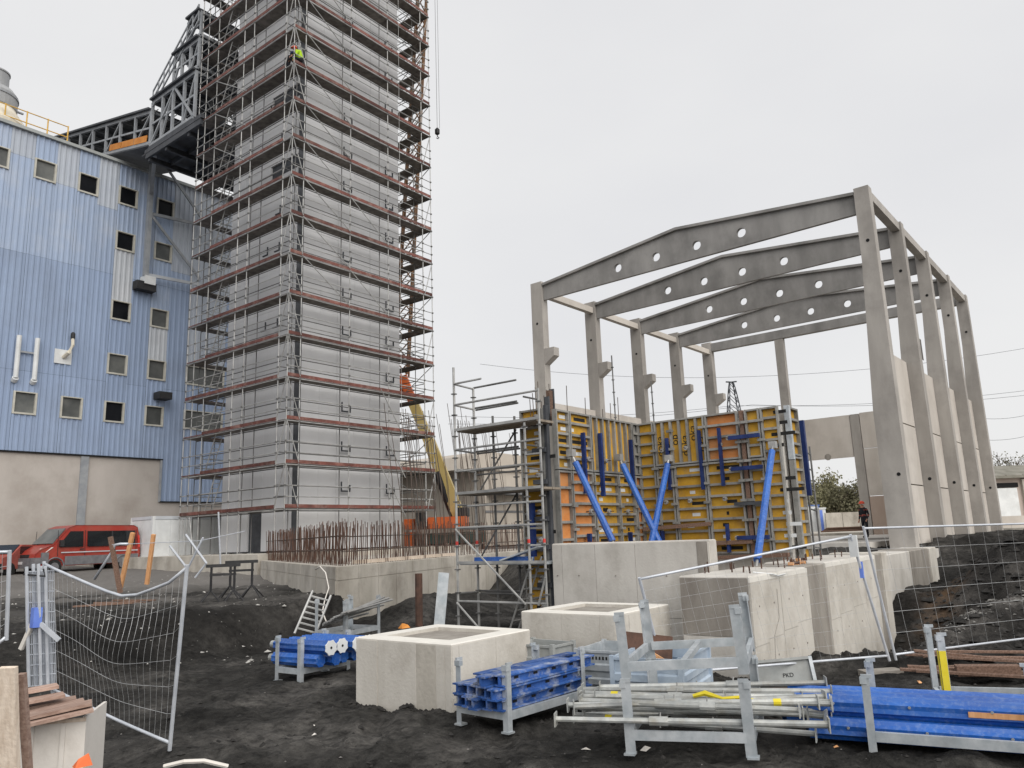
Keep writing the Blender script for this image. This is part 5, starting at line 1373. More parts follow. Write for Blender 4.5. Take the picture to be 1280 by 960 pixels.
# second fence line far behind: white crossed barrier and rails
def xbar(px, py, D_, px2, py2, r=.02, D2=None): return at(px, py, D=D_), at(px2, py2, D=D2 or D_)
t = thing('crossed_barrier', 'white crossed poles and thin rails of a barrier behind the dented fence', 'barrier', at(236, 718, D=14))
for a in (xbar(232, 668, 14, 258, 704), xbar(254, 672, 14.1, 234, 712), xbar(258, 704, 14.05, 244, 722), xbar(212, 682, 13.9, 232, 708)):
    bar('cross_pole', a[0]-t.location, a[1]-t.location, .02, 'fence', t, 6)
for a in (xbar(140, 681, 16, 250, 676, D2=14.2), xbar(250, 676, 14.2, 306, 664, D2=15.5)): bar('thin_rail', a[0]-t.location, a[1]-t.location, .007, 'fence', t, 5)
t = thing('white_barrier', 'white bent tube barrier frame behind the timber stakes', 'barrier', at(120, 722, D=22))
part('barrier_tube', MB().tube([at(x, y, D=22)-t.location for x, y in ((118, 724), (140, 690), (144, 681), (150, 680), (160, 680))], .04, 7), 'fence', t, smooth=True)
t = thing('white_pole', 'white pole standing at the left foot of the tower scaffold', 'pole', at(276, 700, D=27)); bar('pole_tube', (0,0,-.2), at(273, 640, D=27)-t.location, .03, 'fence', t)
# timber stakes on the bank
for i, (px, yb, yt, dxp, lab) in enumerate(((151, 732, 671, -13, 'brown timber stake leaning left, in front of the red van'), (151, 726, 666, 15, 'orange timber stake leaning right behind the van'), (184, 722, 668, 8, 'orange brown timber stake nearest the white container'))):
    D_ = 22+i; a, b = at(px, yb, D=D_), at(px+dxp, yt, D=D_)
    solo('timber_stake', MB().beam((0,0,-.2), b-a, .11, .1, up=(FWD.x, FWD.y, 0)), 'timber' if i else 'timber_old', lab, 'stake', 'timber stakes on the bank', loc=a)
for i in range(5):
    p_ = at(95+12*i, 730-2*i, D=20+i*.4); p_.z = ground_z(p_.x, p_.y)+.04; q_ = p_+Vector((random.uniform(.5, 1.2), -random.uniform(.5, 1.4), 0)); q_.z = ground_z(q_.x, q_.y)+.05
    solo('old_plank', MB().beam((0,0,0), q_-p_, .14, .04), 'timber_old', 'weathered plank lying on the bank before the red van, %s from the left' % ORD[i], 'plank', 'planks on the bank', loc=p_)
# trestles (saw horses)
def trestle(label, px, py, D_, rz, w=.85, h=1.0):
    c = at(px, py, D=D_); c.z = ground_z(c.x, c.y)
    t = thing('trestle', label, 'trestle', c, rz, 'dark steel trestles on the bank')
    slab('top_beam', (-w/2, -.05, h-.08), (w/2, .05, h), 'plastic', t)
    slab('lower_beam', (-w/2+.1, -.025, h-.3), (w/2-.1, .025, h-.24), 'plastic', t)
    for s in (-1, 1):
        x = s*(w/2-.14)
        bar('upright', (x, 0, .3), (x, 0, h-.08), .035, 'plastic', t)
        for a in range(4):
            bar('leg', (x, 0, .34), (x+.42*math.cos(R(45+90*a)), .42*math.sin(R(45+90*a)), -.03), .022, 'plastic', t)
trestle('dark steel trestle with folding legs, nearer the fence, on the bank', 278, 738, 20, R(-30)); trestle('dark steel trestle with folding legs, farther right on the bank', 301, 738, 21, R(-42))

# ------------------------------------------------------------------ left corner: white bin, boards
b = at(62, 935, D=5.4)
t = thing('white_crate', 'off-white sheet metal crate in the bottom left corner under loose boards', 'crate', b, YAW-R(90)+R(14))
bt_ = .52
part('crate_panel', MB().box((-.23, 0, -.5), (.2, .02, .16)), 'white_pl', t); part('crate_side', MB().box((.2, 0, -.5), (.222, .55, .19)), 'white_pl', t); part('crate_side', MB().box((-.25, 0, -.5), (-.231, .55, .19)), 'white_pl', t)
slab('crate_rim', (-.25, -.012, .16), (.222, -.001, .185), 'timber_pale', t)
for x in (-.12, .08): slab('crate_rib', (x-.015, -.012, -.5), (x+.015, -.001, .158), 'white_pl', t)
for (px, py, px2, py2, D_, w, mt, lab) in ((14, 1010, 10, 834, 4.9, .105, 'timber_pale', 'broad pale plank standing upright at the bottom left edge'), (38, 1010, 27, 842, 5.0, .045, 'timber_pink', 'narrow reddish plank upright beside the broad pale plank')):
    a, c = at(px, py, D=D_), at(px2, py2, D=D_); solo('upright_plank', MB().beam((0,0,0), c-a, w, .04, up=(FWD.x, FWD.y, 0)), mt, lab, 'plank', loc=a)
for i, (px, py, px2, py2, D_) in enumerate(((-10, 872, 72, 857, 5.6), (-5, 884, 80, 868, 5.5), (10, 902, 115, 878, 5.3), (15, 897, 105, 876, 5.45), (0, 890, 95, 873, 5.6), (20, 908, 116, 886, 5.25))):
    a, c = at(px, py, D=D_), at(px2, py2, D=D_+.25); solo('loose_board', MB().beam((0,0,0), c-a, .16, .022), 'timber_pink', 'weathered loose board across the white crate, %s from the back' % ORD[i], 'board', 'loose boards on the white crate', loc=a)
solo('orange_rag', MB().add([(-.05,-.03,0),(.06,-.04,0),(.05,.03,0),(-.04,.04,0),(-.02,0,.05),(.045,.0,.075),(.02,.02,.03)], [(0,1,5,4),(1,2,5),(2,3,6),(3,0,4),(4,5,6),(3,4,6),(2,6,5)]), 'crane_or', 'orange rag at the bottom edge beside the white crate', 'rag', loc=at(101, 958, D=5.2))
solo('sagging_tube', MB().tube([at(x, y, D=d)-at(205, 957, D=5.6) for x, y, d in ((205, 958, 5.6), (230, 952, 5.6), (255, 951, 5.65), (285, 958, 5.7))], .016, 6), 'white_pl', 'pale tube lying at the bottom edge near the fence', 'tube', loc=at(205, 957, D=5.6))
rnd = random.Random(12)
for i in range(14):      # litter
    a_, r_ = R(rnd.uniform(8, 72)), rnd.uniform(5.5, 13); x, y = r_*math.cos(a_), r_*math.sin(a_); s = rnd.uniform(.02, .07)
    mb = MB().add([(-s, -s*.5, 0), (s, -s*.6, .01), (s*.8, s*.5, .02), (-s*.9, s*.6, .0), (0, 0, s*.6)], [(0,1,4), (1,2,4), (2,3,4), (3,0,4)])
    solo('litter_scrap', mb, 'white_pl' if i % 3 else 'timber', 'small scrap of pale litter on the black soil', 'litter', 'scraps of litter on the soil', loc=(x, y, ground_z(x, y)+.005), rot=(0, 0, rnd.uniform(0, 6)))
# ------------------------------------------------------------------ red minibus
vc = at(97, 700, D=37.5); vc.z = 1.22
fd = Vector((-.98, -.14, 0)); fd.normalize()
t = thing('minibus', 'red minibus with dark windows parked below the blue building', 'van', vc, math.atan2(fd.y, fd.x))
# local: +x forward, +y left, side seen by the photographer is the right of travel or left
VL, VW = 5.3, 1.95
prof = [(-2.6, .38), (-2.65, .9), (-2.6, 1.6), (-2.5, 2.12), (-2.3, 2.22), (.7, 2.24), (1.05, 2.12), (1.75, 1.35), (2.35, 1.12), (2.55, .95), (2.62, .6), (2.55, .36)]
mb = MB(); n = len(prof); V = []
for s, k in ((-1, .86), (-1, 1), (1, 1), (1, .86)):
    for x, z in prof:
        tum = 1-.11*max(0, (z-1.1)/1.1)**1.5
        V.append((x, s*VW/2*tum*(1 if k == 1 else .965), z if k == 1 else z))
for j in range(3):
    for i in range(n): mb.f.append((j*n+i, j*n+(i+1) % n, (j+1)*n+(i+1) % n, (j+1)*n+i))
mb.v = V; mb.f += [tuple(range(n))[::-1], tuple(3*n+i for i in range(n))]
part('body', mb, 'van_red', t)
def sideq(name, pts, s, mat, off=.012):
    P = []
    for x, z in pts:
        tum = 1-.11*max(0, (z-1.1)/1.1)**1.5; P.append((x, s*(VW/2*tum*.995), z))
    mbx = MB().prism(P, (0, s*off, 0)); return part(name, mbx, mat, t)
for s in (-1, 1):
    sideq('side_window', [(-2.35, 1.22), (.15, 1.22), (.15, 1.95), (-2.35, 1.95)], s, 'van_glass')
    sideq('door_window', [(.35, 1.22), (1.5, 1.22), (1.5, 1.32), (.98, 1.95), (.35, 1.95)], s, 'van_glass')
    sideq('lower_trim', [(-2.55, .4), (1.2, .4), (1.2, .8), (-2.55, .8)], s, 'grey_plastic', .008)
    sideq('rub_strip', [(-2.5, .95), (1.4, .95), (1.4, 1.0), (-2.5, 1.0)], s, 'pale_sheet', .02)
    part('mirror', MB().box((1.35, s*1.02-.09, 1.25), (1.5, s*1.02+.09, 1.55)), 'plastic', t)
    for x in (-1.75, 1.65):
        w = part('wheel', MB().tube([(x, s*.72, .33), (x, s*.96, .33)], .34, 20), 'rubber', t)
        part('rim', MB().tube([(x, s*.961, .33), (x, s*.97, .33)], .2, 16), 'grey_plastic', w)
    part('headlight', MB().prism([(2.36, s*.6, .98), (2.05, s*.94, 1.0), (1.75, s*.96, 1.22), (2.2, s*.7, 1.18)], (.03, s*.02, .01)), 'lamp', t)
part('windscreen', MB().prism([(1.12, -.74, 2.07), (1.12, .74, 2.07), (1.74, .84, 1.38), (1.74, -.84, 1.38)], (.03, 0, .03)), 'glass_grey', t)
for s in (-1, 1):
    for x in (.25, 1.55, -2.42): sideq('door_seam', [(x-.012, .82), (x+.012, .82), (x+.012, 2.0), (x-.012, 2.0)], s, 'plastic', .006)
    sideq('window_pillar', [(-1.15, 1.22), (-1.08, 1.22), (-1.08, 1.95), (-1.15, 1.95)], s, 'plastic', .016)
    sideq('door_handle', [(.33, 1.08), (.5, 1.08), (.5, 1.13), (.33, 1.13)], s, 'plastic', .035)
    sideq('tail_lamp', [(-2.6, 1.1), (-2.52, 1.1), (-2.5, 1.7), (-2.58, 1.7)], s, 'red_mark', .03)
    part('wheel_arch', MB().tube([(1.65+.42*math.cos(R(a)), s*.985, .33+.42*math.sin(R(a))) for a in range(0, 181, 20)], .035, 5), 'grey_plastic', t)
    part('wheel_arch', MB().tube([(-1.75+.42*math.cos(R(a)), s*.985, .33+.42*math.sin(R(a))) for a in range(0, 181, 20)], .035, 5), 'grey_plastic', t)
slab('number_plate', (2.722, -.26, .5), (2.73, .26, .62), 'white', t)
for y in (-.35, .3): part('wiper', MB().tube([(1.8, y, 1.36), (1.5, y+.3, 1.68)], .012, 4), 'plastic', t)
part('front_bumper', MB().box((2.3, -.97, .32), (2.72, .97, .78)), 'grey_plastic', t)
for s in (-1, 1): part('bumper_corner', MB().box((1.98, s*.985-.04, .5), (2.3, s*.985+.04, 1.0)), 'grey_plastic', t)
slab('grille', (2.56, -.5, .8), (2.63, .5, .93), 'plastic', t)
# grey car nose by the left edge
cc = at(14, 705, D=36); cc.z = 1.2
t = thing('parked_car', 'dark reddish car nose parked left of the red minibus', 'car', cc, math.atan2(-.5, -.6))
mb = MB().prism([(-1.9, -.8, .3), (-1.9, -.8, .9), (-1.2, -.8, 1.0), (-.7, -.8, 1.4), (.6, -.8, 1.42), (1.3, -.8, .98), (2.0, -.8, .85), (2.1, -.8, .35)], (0, 1.6, 0)); part('body', mb, 'band', t)
part('windscreen', MB().prism([(.64, -.7, 1.41), (.64, .7, 1.41), (1.27, .74, 1.01), (1.27, -.74, 1.01)], (.02, 0, .02)), 'van_glass', t)
for s in (-1, 1):
    part('side_window', MB().box((-.75, s*.805-.005, 1.0), (.75, s*.805+.005, 1.33)), 'van_glass', t)
    for x in (-1.25, 1.35): part('wheel', MB().tube([(x, s*.66, .3), (x, s*.82, .3)], .31, 16), 'rubber', t)
slab('bumper', (2.02, -.82, .35), (2.16, .82, .6), 'plastic', t)

# ------------------------------------------------------------------ white site containers
def container(label, loc, L_, Wd, Hh, group, n=5):
    t = thing('site_container', label, 'container', loc, 0, group)
    slab('container_body', (0.03, .03, .05), (L_-.03, Wd-.03, Hh-.03), 'white', t)
    for i in range(n):
        slab('side_panel', (.12+i*(L_-.24)/n+.02, 0, .2), (.12+(i+1)*(L_-.24)/n-.02, .03, Hh-.2), 'white', t)
    for i in range(2): slab('end_panel', (0, .1+i*(Wd-.2)/2+.02, .2), (.03, .1+(i+1)*(Wd-.2)/2-.02, Hh-.2), 'white', t)
    for x in (0, L_):
        for y in (0, Wd): slab('corner_post', (x-.01 if x == 0 else x-.13, y-.01 if y == 0 else y-.13, 0), (x+.13 if x == 0 else x+.01, y+.13 if y == 0 else y+.01, Hh), 'white', t)
    slab('roof_rail', (.13, -.012, Hh-.16), (L_-.13, .02, Hh+.002), 'pale_sheet', t); slab('roof_rail', (-.012, .13, Hh-.16), (.02, Wd-.13, Hh+.002), 'pale_sheet', t)
    return t
p_ = at(189, 690, D=38.8); p_.z = 1.5
container('white site container standing left of the tower behind the stakes', p_, 4.4, 2.3, 2.35, 'white containers beside the tower')
container('white site container behind the tower scaffold, right of the other one', p_+Vector((4.6, .4, .1)), 3.2, 2.3, 2.3, 'white containers beside the tower')

# ------------------------------------------------------------------ mobile crane behind the tower
cb = at(572, 655, D=50); cb.z = 1.6
t = thing('mobile_crane', 'orange mobile crane with a yellow telescopic boom and brown jib behind the tower', 'crane', cb)
def K(px, py, D_=50): return at(px, py, D=D_) - cb
def kbox(name, px0, py0, px1, py1, mat, d0=48.5, dep=2.4):
    """a block whose near face spans the two corners, lined up with the crane's own axes"""
    a, b_ = K(px0, py1, d0), K(px1, py0, d0); e = (b_-a); e.z = 0; dd = Vector((FWD.x, FWD.y, 0)).normalized()*dep
    mb = MB().prism([a, a+e, a+e+dd, a+dd], (0, 0, b_.z-a.z)); return part(name, mb, mat, t)
kbox('superstructure', 535, 645, 583, 661, 'crane_or')
kbox('counterweight', 505, 648, 533, 662, 'crane_or', 48.7)
kbox('cab', 519, 640, 531, 662, 'plastic', 48.2, 1.2)
kbox('engine_cover', 505, 665, 516, 684, 'crane_or', 48.4, 1.5)
kbox('carrier', 510, 664, 606, 681, 'teal', 48.9)
kbox('winch', 571, 634, 584, 645, 'plastic', 49)
for px in (522, 545, 572, 592): 
    c = K(px, 687, 48.8); part('wheel', MB().tube([c, c+Vector((FWD.x, FWD.y, 0))*.5], .68, 18), 'rubber', t)
dirn = (K(505, 480)-K(572, 642)); 
def boom(name, p, q, w, mat): 
    return part(name, MB().beam(p, q, w, w*1.15, up=(RGT.x, RGT.y, 0)), mat, t)
b0_, b1_ = K(573, 642), K(503, 470)
boom('boom_section', b0_, b0_.lerp(b1_, .52), .66, 'crane_ye'); boom('boom_section', b0_.lerp(b1_, .5), b0_.lerp(b1_, .8), .56, 'crane_ye'); boom('boom_section', b0_.lerp(b1_, .79), b1_, .48, 'crane_or')
bar('lift_cylinder', K(566, 645), b0_.lerp(b1_, .3)+Vector((-.5, 0, 0)), .22, 'plastic', t, 10)
part('boom_head', MB().prism([K(495, 493), K(511, 493), K(506, 476), K(501, 466), K(497, 478)], Vector((FWD.x, FWD.y, 0))*.9), 'crane_or', t)
j0, j1 = K(501, 470), K(530, -45)
e1 = Vector((RGT.x, RGT.y, 0)).normalized()*.45; e2 = Vector((FWD.x, FWD.y, 0)).normalized()*.45
jc = [s1*e1+s2*e2 for s1 in (-1, 1) for s2 in (-1, 1)]
for c in jc: bar('jib_chord', j0+c, j1+c*.6, .065, 'crane_br', t)
nb = 26
for i in range(nb):
    f0, f1 = i/nb, (i+1)/nb; s0, s1 = 1-.4*f0, 1-.4*f1
    for a, b_ in ((0, 2), (3, 1), (2, 3), (0, 1)):
        q0, q1 = (a, b_) if i % 2 else (b_, a)
        bar('jib_lacing', j0.lerp(j1, f0)+jc[q0]*s0, j0.lerp(j1, f1)+jc[q1]*s1, .045, 'crane_br', t, 5)
tip = K(544, -60); bar('jib_tip', j1, tip, .16, 'crane_br', t)
hk = K(546.5, 160)
bar('hoist_rope', Vector((hk.x, hk.y, hk.z)), Vector((hk.x, hk.y, tip.z)), .016, 'plastic', t, 4); bar('hoist_rope', Vector((hk.x+.12, hk.y-.1, hk.z)), Vector((hk.x+.12, hk.y-.1, tip.z)), .014, 'plastic', t, 4)
hb = part('hook_block', MB().lathe(hk, [(.06, 0), (.16, -.12), (.16, -.4), (.05, -.5)], 10), 'plastic', t)
part('hook', MB().tube([hk+Vector(v) for v in ((0,0,-.5), (0,0,-.6), (.08,-.07,-.68), (.03,-.02,-.76), (-.05,.04,-.7))], .03, 6), 'plastic', t)

# ------------------------------------------------------------------ beige warehouse far behind the crane
wo = at(500, 650, D=78); wo.z = 1.4
t = thing('warehouse', 'beige panelled warehouse with a dark roof edge behind the crane', 'warehouse', wo)
for i in range(11):
    slab('wall_panel', (i*2.1+.03, -.05-.02*(i % 2), 0), ((i+1)*2.1-.03, .1, 7.3), 'ware', t)
slab('warehouse_core', (0, .12, 0), (24, 16, 7.4), 'ware', t)
part('roof', MB().prism([(-.4, -.4, 7.3), (24, -.4, 7.3), (24, -.4, 7.8), (-.4, -.4, 7.7)], (0, 16.5, 0)), 'ware_roof', t)
wo = at(606, 650, D=70); wo.z = 1.4
t = thing('warehouse', 'taller beige warehouse bay with a rounded grey canopy behind the small scaffold', 'warehouse', wo)
for i in range(9): slab('wall_panel', (i*1.6+.02, -.05-.02*(i % 2), 0), ((i+1)*1.6-.02, .1, 7.0), 'ware', t)
slab('warehouse_core', (0, .12, 0), (14.4, 14, 7.0), 'ware', t)
part('roof', MB().prism([(-2.2, -.3, 6.9), (16, -.3, 6.9), (16, -.3, 8.3), (0, -.3, 8.6), (-1.2, -.3, 8.2)], (0, 14, 0)), 'ware', t)
part('canopy', MB().prism([(.2, -1.6, 4.6), (15, -1.6, 4.6), (15, -1.6, 5.3), (1.4, -1.6, 5.3), (.5, -1.6, 5.0)], (0, 1.5, 0)), 'ware_roof', t)
slab('eaves_strip', (0, -.12, 3.0), (14.4, -.07, 3.2), 'ware_roof', t)

# ------------------------------------------------------------------ right edge: low brick shed, blocks
so = at(1226, 640, D=60); so.z = 1.6
t = thing('low_building', 'low pinkish building with an old mossy roof and a white door at the right edge', 'building', so, YAW-R(90))
slab('wall', (-2, .1, -.5), (10, 6, 3.7), 'pink_wall', t)
slab('door', (.75, .0, .1), (3.1, .1, 2.95), 'white', t); slab('door_lintel', (.6, -.06, 3.0), (3.2, .095, 3.35), 'black', t)
slab('pilaster', (3.5, -.15, -.3), (4.1, .095, 3.6), 'conc_rough', t); slab('wall_block', (4.12, -.02, -.3), (10, .09, 3.5), 'pink_wall', t)
part('roof', MB().prism([(-2.4, -.5, 3.7), (-2.4, 6.4, 3.7), (-2.4, 6.4, 3.9), (-2.4, 3, 4.9), (-2.4, -.5, 3.9)], (13, 0, 0)), 'roof_old', t)
for i in range(9): slab('roof_ridge', (-2.0+i*1.35, -.52, 3.89), (-1.9+i*1.35, -.48, 3.96), 'roof_old', t)
dw = at(1238, 668, D=48); dw.z = 1.2
t = thing('low_wall', 'low pale concrete wall with a dark brick end at the right edge', 'wall', dw, YAW-R(90))
slab('wall_body', (.2, 0, -.6), (7, .6, 1.15), 'conc_panel', t)
for j in range(5):
    for i in range(3): slab('brick', (-1.6+i*.6+.02, -.02*(i+j) % .05, -.3+j*.28), (-1.6+(i+1)*.6-.02, .5, -.3+(j+1)*.28-.03), 'stone_dark', t)

# ------------------------------------------------------------------ site cabins beyond the hall
for (px, D_, L_, label, side) in ((1003, 70, 1.7, 'white and blue site cabin seen right of the formwork', 'white'), (1026.5, 69, .55, 'small light blue and white toilet cabin beside the site cabin', 'toilet')):
    c = at(px, 658, D=D_); c.z = 1.64; t = thing('site_cabin', label, 'cabin', c, YAW-R(90))
    hh = 2.3 if side == 'white' else 2.0
    slab('cabin_body', (0, 0, 0), (L_, 1.8, hh), 'white', t)
    slab('cabin_roof', (-.05, -.06, hh), (L_+.05, 1.85, hh+.12), 'blue_old' if side == 'white' else 'white', t)
    for x in ((0, L_*.33, L_*.95) if side == 'white' else ()): slab('corner_trim', (x-.03, -.03, 0), (x+.08, -.005, hh), 'blue_old', t)
    if side == 'toilet': slab('side_panel', (.0, -.02, .05), (.25, -.005, hh-.1), 'blue_mark', t)
gw = at(1060, 655, D=66); gw.z = 1.4
t = thing('boundary_wall', 'grey boundary wall beyond the hall doorway', 'wall', at(1020, 655, D=68), YAW-R(90)); t.location.z = 1.4
for i in range(9): slab('wall_panel', (i*1.5+.9+.02, 0, 0), ((i+1)*1.5+.9-.02, .2, 1.85), 'conc_rough', t)
t = thing('pipe_pile', 'heap of reddish pipes on the ground inside the hall doorway', 'pipes', at(1058, 662, D=50))
for i in range(7): 
    a = Vector((random.uniform(-.3, .3), 1.6-i*.06, -.1+.04*i)); bar('pipe', a, a+Vector((1.2, -2.8+random.uniform(-.4, .4), .02)), .03, 'timber_old', t)

# ------------------------------------------------------------------ trees
def tree(name, label, base, h, spread, leafmat, nleaf, seed, group, leaf=.16, bare=0.):
    rnd = random.Random(seed); t = thing(name, label, 'tree', base, 0, group)
    tips = []; mb = MB(); twig = MB()
    def grow(p, d, ln, r, depth):
        q = p + d*ln*.5 + Vector((rnd.gauss(0, .06), rnd.gauss(0, .06), 0))*ln; e = p + d*ln
        (mb if depth < 2 else twig).tube([p, q, e], [r, r*.8, r*.6], 6 if depth < 2 else 4, False)
        if depth >= 4: tips.append(e); return
        for i in range(rnd.choice((3, 3, 4)) if depth else 8):
            a = rnd.uniform(0, 6.28); tl = rnd.uniform(.35, .95) if depth else rnd.uniform(.3, .8)
            nd = (d*.8 + Vector((math.cos(a)*tl*spread, math.sin(a)*tl*spread, rnd.uniform(-.05, .45)))).normalized()
            grow(p+d*ln*rnd.uniform(.4 if nleaf > 1000 else .55, 1.), nd, ln*rnd.uniform(.7, 1.05) if (nleaf > 1000 and depth < 2) else ln*rnd.uniform(.55, .8), r*.58, depth+1)
        if depth >= 2: tips.append(e)
    grow(Vector((0,0,-.3)), Vector((0,0,1)), h*(.22 if nleaf > 1000 else .34), h*.022, 0)
    part('trunk', mb, 'bark', t); tw = part('branches', twig, 'bark', t)
    lm = MB(); 
    if nleaf:
        for i in range(nleaf):
            c = rnd.choice(tips) + Vector((rnd.gauss(0, 1), rnd.gauss(0, 1), rnd.gauss(0, .8)))*h*.045; s = leaf*rnd.uniform(.5, 1.2)
            a = Vector((rnd.gauss(0, 1), rnd.gauss(0, 1), rnd.gauss(0, 1))).normalized(); b_ = a.cross(Vector((rnd.gauss(0, 1), rnd.gauss(0, 1), rnd.gauss(0, 1)))).normalized()
            lm.add([c-a*s, c+b_*s*.6, c+a*s, c-b_*s*.6], [(0,1,2,3)])
        o = link('crown', lm.mesh('crown', leafmat, fix=False), t)
    return t
G1 = 'bushy trees beyond the hall doorway'
def gpt(px, D_, z=1.3): c = at(px, 655, D=D_); c.z = z; return c
tree('deciduous_tree', 'bushy olive green tree just right of the formwork edge', gpt(1010, 80), 7.4, .95, 'leaf', 5200, 1, G1)
tree('deciduous_tree', 'tall bushy tree in the middle of the doorway view', gpt(1040, 84), 9.0, .9, 'leaf', 6500, 2, G1)
tree('deciduous_tree', 'dark bushy tree against the door post', gpt(1068, 78), 7.6, .95, 'leaf_dark', 5200, 3, G1)
tree('deciduous_tree', 'pale low tree behind the site cabins', gpt(1000, 95), 7.0, .9, 'leaf', 4500, 4, G1)
tree('deciduous_tree', 'low dark tree between the doorway trees', gpt(1056, 92), 7.0, .9, 'leaf_dark', 4500, 6, G1)
G2 = 'bare trees at the right edge'
tree('bare_tree', 'bare branching tree over the mossy roof at the right edge', gpt(1270, 78), 9.8, 1.0, 'leaf_dark', 900, 7, G2, leaf=.12)
tree('bare_tree', 'low bare tree behind the far hall column at right', gpt(1245, 85), 7.0, 1.0, 'leaf_dark', 500, 8, G2, leaf=.12)
# distant tree belt
rnd = random.Random(4); mb = MB()
for i in range(9000):
    a = R(rnd.uniform(-12, 88)); r_ = rnd.uniform(230, 300); hmax = 5+3*noise.noise(Vector((a*9, 0, 0))); c = Vector((r_*math.cos(a), r_*math.sin(a), rnd.uniform(0, 1)**1.3*hmax)); s = rnd.uniform(.5, 1.3)
    u = Vector((rnd.gauss(0, 1), rnd.gauss(0, 1), rnd.gauss(0, 1))).normalized(); v = u.cross(Vector((0, .3, 1))).normalized()
    mb.add([c-u*s, c+v*s*.7, c+u*s, c-v*s*.7], [(0,1,2,3)])
o = link('distant_woods', mb.mesh('distant_woods', 'leaf_dark', fix=False)); o['kind'] = 'stuff'

# ------------------------------------------------------------------ pylon and power lines
pc = at(929, 640, D=165); pc.z = 1
t = thing('power_pylon', 'slim lattice power pylon rising behind the formwork', 'pylon', pc, YAW)
ph = at(929, 471, D=165).z - 1
lv = [0, .3, .5, .62, .7, .78, .85, .91, .96, 1.0]
wd_ = lambda f_: 3.0*(1-f_)**.8+.35
for i in range(len(lv)-1):
    a, b_ = lv[i], lv[i+1]; wa, wb = wd_(a), wd_(b_)
    for sx in (-1, 1):
        for sy in (-1, 1): bar('pylon_leg', (sx*wa, sy*wa, a*ph), (sx*wb, sy*wb, b_*ph), .13, 'dark_steel', t, 4)
        bar('lattice_bar', (-wa, sx*wa, a*ph), (wb, sx*wb, b_*ph), .07, 'dark_steel', t, 4); bar('lattice_bar', (wa, sx*wa, a*ph), (-wb, sx*wb, b_*ph), .07, 'dark_steel', t, 4)
        bar('lattice_bar', (sx*wa, -wa, a*ph), (sx*wb, wb, b_*ph), .07, 'dark_steel', t, 4)
for f_, L_ in ((.775, 7), (1., 1.2)):
    for s in (-1, 1): bar('cross_arm', (0, 0, f_*ph), (0, s*L_, f_*ph+.1), .16, 'dark_steel', t, 4)
for i, (pts, lab) in enumerate((((( 600, 455), (929, 471), (1300, 432)), 'topmost thin power line passing over the pylon head'), (((560, 520), (918, 507), (1300, 486)), 'second power line crossing behind the hall'), (((560, 530), (940, 506), (1300, 492)), 'third power line close below the second'), (((1100, 525), (1200, 519), (1300, 514)), 'lower power line seen right of the hall'), (((1100, 552), (1200, 546), (1300, 540)), 'lowest power line seen right of the hall'))):
    P = [at(x, y, D=165) for x, y in pts]; L_ = []
    for a, b_ in zip(P[:-1], P[1:]):
        for q in range(12):
            f_ = q/12; v = a.lerp(b_, f_); v.z -= 1.2*4*f_*(1-f_); L_.append(v)
    L_.append(P[-1]); o0 = L_[0].copy()
    solo('power_line', MB().tube([v-o0 for v in L_], .035, 4, False), 'dark_steel', lab, 'cable', 'power lines behind the hall', loc=o0)

# ------------------------------------------------------------------ people
def person(label, loc, rz, joints, edges, radii, regions, group=None, helmet=None):
    """one continuous skinned body; regions: list of (material, test(co)); joints in metres, z up, facing +x"""
    t = thing('person', label, 'person', loc, rz, group)
    me = bpy.data.meshes.new('body_skeleton'); me.from_pydata([Vector(j) for j in joints], edges, [])
    o = bpy.data.objects.new('body_tmp', me); col.objects.link(o)
    md = o.modifiers.new('skin', 'SKIN'); md.use_smooth_shade = True
    sub = o.modifiers.new('sub', 'SUBSURF'); sub.levels = 2; sub.render_levels = 2
    sv = me.skin_vertices[0].data
    for i, r in enumerate(radii): sv[i].radius = (r, r) if not isinstance(r, tuple) else r
    sv[0].use_root = True
    dg = bpy.context.evaluated_depsgraph_get(); ev = o.evaluated_get(dg)
    nm = bpy.data.meshes.new_from_object(ev); bpy.data.objects.remove(o)
    nm.materials.clear(); mats = []
    for m_, _ in regions:
        if m_ not in mats: mats.append(m_); nm.materials.append(M[m_])
    for p in nm.polygons:
        c = p.center
        for m_, test in regions:
            if test(c): p.material_index = mats.index(m_); break
    link('body', nm, t); return t
J = [(0,0,.95), (0,0,1.12), (.01,0,1.32), (.015,0,1.45), (.03,0,1.55), (.045,0,1.66),            # pelvis, waist, chest, neck base, neck, head
     (0,.1,.9), (.02,.11,.5), (0,.11,.09), (.14,.12,.04),
     (0,-.1,.9), (-.03,-.11,.5), (-.06,-.11,.09), (.08,-.12,.04),
     (.0,.19,1.4), (-.03,.25,1.13), (.1,.24,.95), (.15,.23,.88),
     (.0,-.19,1.4), (-.05,-.25,1.13), (.05,-.24,.92), (.09,-.23,.84)]
E_ = [(0,1),(1,2),(2,3),(3,4),(4,5),(0,6),(6,7),(7,8),(8,9),(0,10),(10,11),(11,12),(12,13),(3,14),(14,15),(15,16),(16,17),(3,18),(18,19),(19,20),(20,21)]
Rd = [(.14,.16), (.135,.15), (.15,.17), .09, .055, (.095,.085), .095, .065, .05, .04, .095, .065, .05, .04, .065, .05, .038, .035, .065, .05, .038, .035]
regs = [('skin', lambda c: c.z > 1.5), ('skin', lambda c: abs(c.y) > .19 and c.z < .93 and c.z > .7), ('band', lambda c: 1.08 < c.z < 1.14 or 1.36 < c.z < 1.4), ('plastic', lambda c: c.z < .12), ('cloth_dark', lambda c: True)]
pp = at(1083, 672, D=38.2)
t = person('person in dark work clothes and an orange helmet standing by the hall door post', (pp.x, pp.y, 1.5), R(160), J, E_, Rd, regs)
